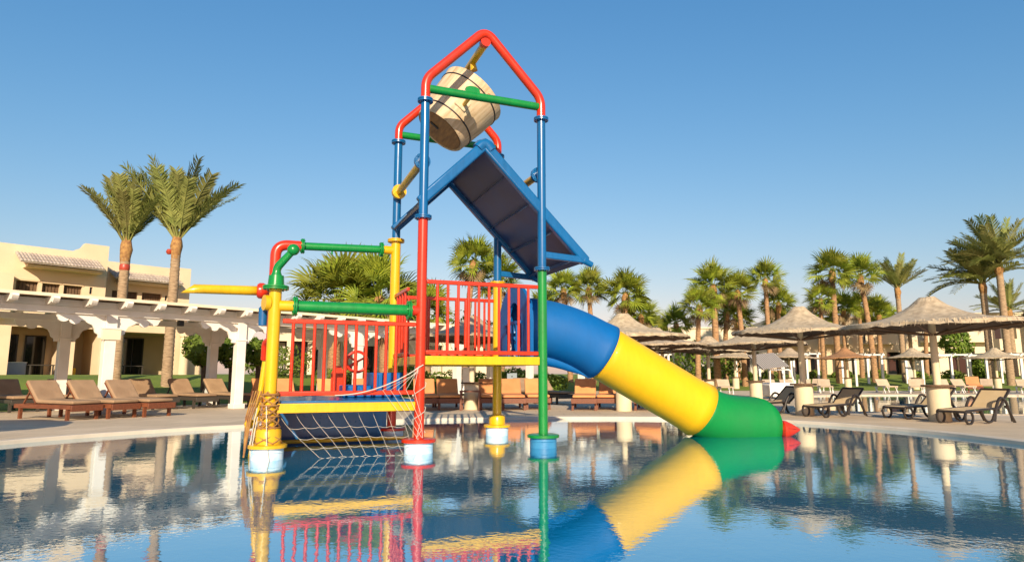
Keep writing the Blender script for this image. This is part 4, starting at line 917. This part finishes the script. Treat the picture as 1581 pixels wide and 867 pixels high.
def lounger(kind, x, y, deg, label, group, s_=1.0, z=None):
    o = copy_tree(PROTO[kind]) if kind in used else PROTO[kind]; used.add(kind)
    o.location = (x, y, z if z is not None else .05); o.rotation_euler = (0, 0, R(deg)); o.scale = (s_,) * 3; tag(o, label, 'sun lounger', group); return o
gl = 'tan cushioned loungers on the left deck'
lounger('tan', -9.80, 14.2, -24, 'tan cushioned lounger nearest the water, leftmost of three side by side', gl)
lounger('tan', -9.30, 14.75, -24, 'tan cushioned lounger with wrinkled backrest, middle of three side by side', gl)
lounger('tan', -8.80, 15.3, -26, 'tan cushioned lounger, right end of three side by side', gl)
lounger('dark', -13.0, 17.1, -35, 'tan cushioned lounger in shade at the left picture edge', gl)
lounger('dark', -12.1, 17.9, -35, 'tan lounger behind the leftmost of the three front loungers', gl)
lounger('dark', -10.1, 18.3, -35, 'tan lounger on dark legs right behind the white post with plaque', gl)
lounger('dark', -9.35, 19.0, -35, 'tan lounger on dark legs left of the palm shadow', gl)
lounger('dark', -8.65, 19.7, -35, 'tan lounger on dark legs left of the slim white pergola post', gl)
lounger('orange', -7.55, 20.3, -50, 'orange cushioned lounger just right of the slim white pergola post', 'orange cushioned loungers')
lounger('orange', -6.6, 19.2, -60, 'orange cushioned lounger beside the yellow entry post', 'orange cushioned loungers')
go = 'orange cushioned loungers'
for x, y, d, lab in ((-5.15, 18.6, -66, 'orange lounger seen through the left end of the lower railing'), (-4.2, 18.9, -68, 'orange lounger seen through the middle of the lower railing'), (-2.42, 18.3, -78, 'orange lounger right behind the red front post'), (-1.78, 18.35, -80, 'orange lounger left of the round parasol table under the tower'), (-.62, 18.5, -84, 'orange lounger between the parasol table and yellow back post'), (-.02, 18.3, -86, 'orange lounger right of the yellow back post'), (.68, 18.6, -88, 'orange lounger in front of the white post beside the green post'), (2.02, 18.2, -98, 'orange lounger under the slide, left of the pair'), (2.72, 18.4, -100, 'orange lounger under the slide, right of the pair') , (3.75, 18.1, -104, 'orange lounger half hidden below the yellow slide')):
    lounger('orange', x, y, d, lab, go)
for x, y, d, lab in ((1.25, 21.6, -60, 'tan lounger farther back between the green post and slide'), (.6, 22.2, -60, 'tan lounger behind the green post under the pergola')): lounger('dark', x, y, d, lab, 'tan loungers behind the tower')
gr = 'dark resin loungers on the right deck'
lounger('resin', 6.35, 15.95, 200, 'dark resin lounger left of the parasol pole with seat in shade', gr, .88)
lounger('resin', 7.42, 15.05, 208, 'dark resin lounger with lit beige back right of the left parasol', gr, .85)
lounger('resin', 9.0, 14.4, 198, 'dark resin lounger behind the drum table of the right parasol', gr, .88)
lounger('resin', 9.22, 13.05, 205, 'dark resin lounger at the right in front of the far pool', gr, .88)
for k, x in enumerate((14.8, 16.0, 19.2, 20.3, 21.9, 23.0, 25.6, 27.0, 28.0, 29.6, 30.7)):
    lounger('far', x, 33.0 + .35 * (k % 3) - .05 * (x - 20), -118 + 8 * (k % 3), ORD[k] + ' pale lounger from the left in the row across the far pool', 'pale loungers across the far pool')
for k, x in enumerate((9.2, 10.3, 12.4, 13.4)): lounger('far', x, 31.4 + .4 * (k % 2), -100, ORD[k] + ' pale lounger from the left behind the slatted shade seat', 'pale loungers behind the shade frame')
for k, x in enumerate((16.8, 22.4, 26.2, 31.8)): lounger('far', x, 36.2, -125, ORD[k] + ' pale lounger from the left in the back row by the far lawn', 'pale loungers by the far lawn')
o = tag(lounger('orange', 24.2, 34.4, -120, 'orange cushioned lounger in the pale row across the far pool', go), 'orange cushioned lounger in the pale row across the far pool', 'sun lounger', go)
# round wooden side table round the parasol drum under the tower
o = empty('side_table', (-1.10, 17.35, .05), 0, 'dark wood side table in front of the round parasol drum under the tower', 'table')
MB().box((0, 0, .50), (.55, .40, .04)).build('table_top', LWOOD, o, .006)
for a in (-.24, .24):
    for b in (-.16, .16): MB().bar((a, b, 0), (a, b, .48), .045, .045).build('leg', LWOOD, o)
# white frame with slatted shade
o = empty('shade_frame', (10.25, 25.6, .05), R(8), 'white framed seat under a tilted grey slatted shade left of the parasol pole', 'shade seat')
MB().tube(bend([(-.30, -.2, .05), (-.22, -.1, 1.12), (.62, -.1, 1.12), (.80, -.2, .35)], .1), .03, 8).build('front_frame', WHT, o)
MB().tube([(-.75, .5, 0), (-.45, .3, 1.3)], .03, 8).build('strut', WHT, o); MB().tube([(.8, .5, 0), (.5, .3, 1.3)], .03, 8).build('strut', WHT, o)
MB().prism([(-.3, .1), (-.32, .55), (-.2, .62), (.75, .62), (.95, .45), (.9, .12), (.6, .05), (.0, .05)], -.2, .5).build('seat_shell', WHT, o, .03)
sh = MB().bar((-.62, -.35, 1.12), (-.62, .75, 1.68), .05, .05).build('shade_panel', mat('grey_slat', (.33, .29, .25), .8), o)
for k in range(13): MB().bar((-.60 + k * .085, -.35, 1.14 + .008 * k), (-.60 + k * .085, .75, 1.70 + .008 * k), .07, .02).build('slat', MATS['grey_slat'], sh)
for k, (x, y, lab) in enumerate(((-.0, 29.8, 'grey tilted board on a post seen beside the yellow back post'), )):
    o = empty('notice_board', (x, y, ground_z(x, y)), 0, lab, 'board'); MB().tube([(0, 0, -.1), (0, 0, .9)], .03, 8).build('post', FRAME, o); MB().box((0, 0, .85), (.45, .03, .40), Matrix.Rotation(R(-35), 3, 'X')).build('board', mat('board_grey', (.25, .3, .34), .4), o)
o = empty('white_cabinet', (-2.0, 29.2, .15), 0, 'small white cabinet standing behind the red upper railing posts', 'cabinet'); MB().box((0, 0, .55), (.4, .3, 1.1)).build('cabinet_body', WHT, o, .01); MB().box((0, 0, 1.12), (.46, .36, .04)).build('cabinet_top', WHT, o)

# ------------------------------------------------------------------ white cabana frames across the far pool
def cabana(x, y, wd, dp, label, rz=0):
    z = ground_z(x, y); o = empty('cabana_frame', (x, y, z), rz, label, 'cabana', 'white cabana frames on the far lawn'); h = 2.0
    for a in (0, wd):
        for b in (0, dp): MB().box((a, b, h / 2 - .1), (.13, .13, h + .2)).build('post', WHT, o)
    for b in (0, dp): MB().span((-.2, b - .06, h + .001), (wd + .2, b + .06, h + .09)).build('beam', PWH, o)
    for i in range(4): MB().span((wd * i / 3 - .03, -.3, h + .091), (wd * i / 3 + .03, dp + .3, h + .15)).build('slat', PWH, o)
    if wd > 2.2: MB().add([(wd * .02, dp, .2), (wd * .20, dp - .02, .2), (wd * .14, dp, 1.0), (wd * .03, dp, 1.98), (0, dp - .03, 1.98)], [(0, 1, 2, 3, 4)]).build('curtain', CURT, o)
    return o
for k, (x, y, wd, lab) in enumerate(((8.0, 43.5, 2.4, 'white cabana frame behind the yellow slide'), (13.2, 44, 2.4, 'white cabana frame behind the slatted shade'), (16.9, 43, 1.6, 'narrow white cabana frame behind the left parasol pole'), (19.0, 44.5, 1.8, 'white cabana frame behind the orange parasol'), (22.6, 43, 1.7, 'white cabana frame right of the orange parasol'), (27.0, 43, 3.0, 'wide white cabana frame right of the near parasol pole'), (31.6, 43.5, 2.2, 'white cabana frame by the tan block'))): cabana(x, y, wd, 2.0, lab, R(-4))
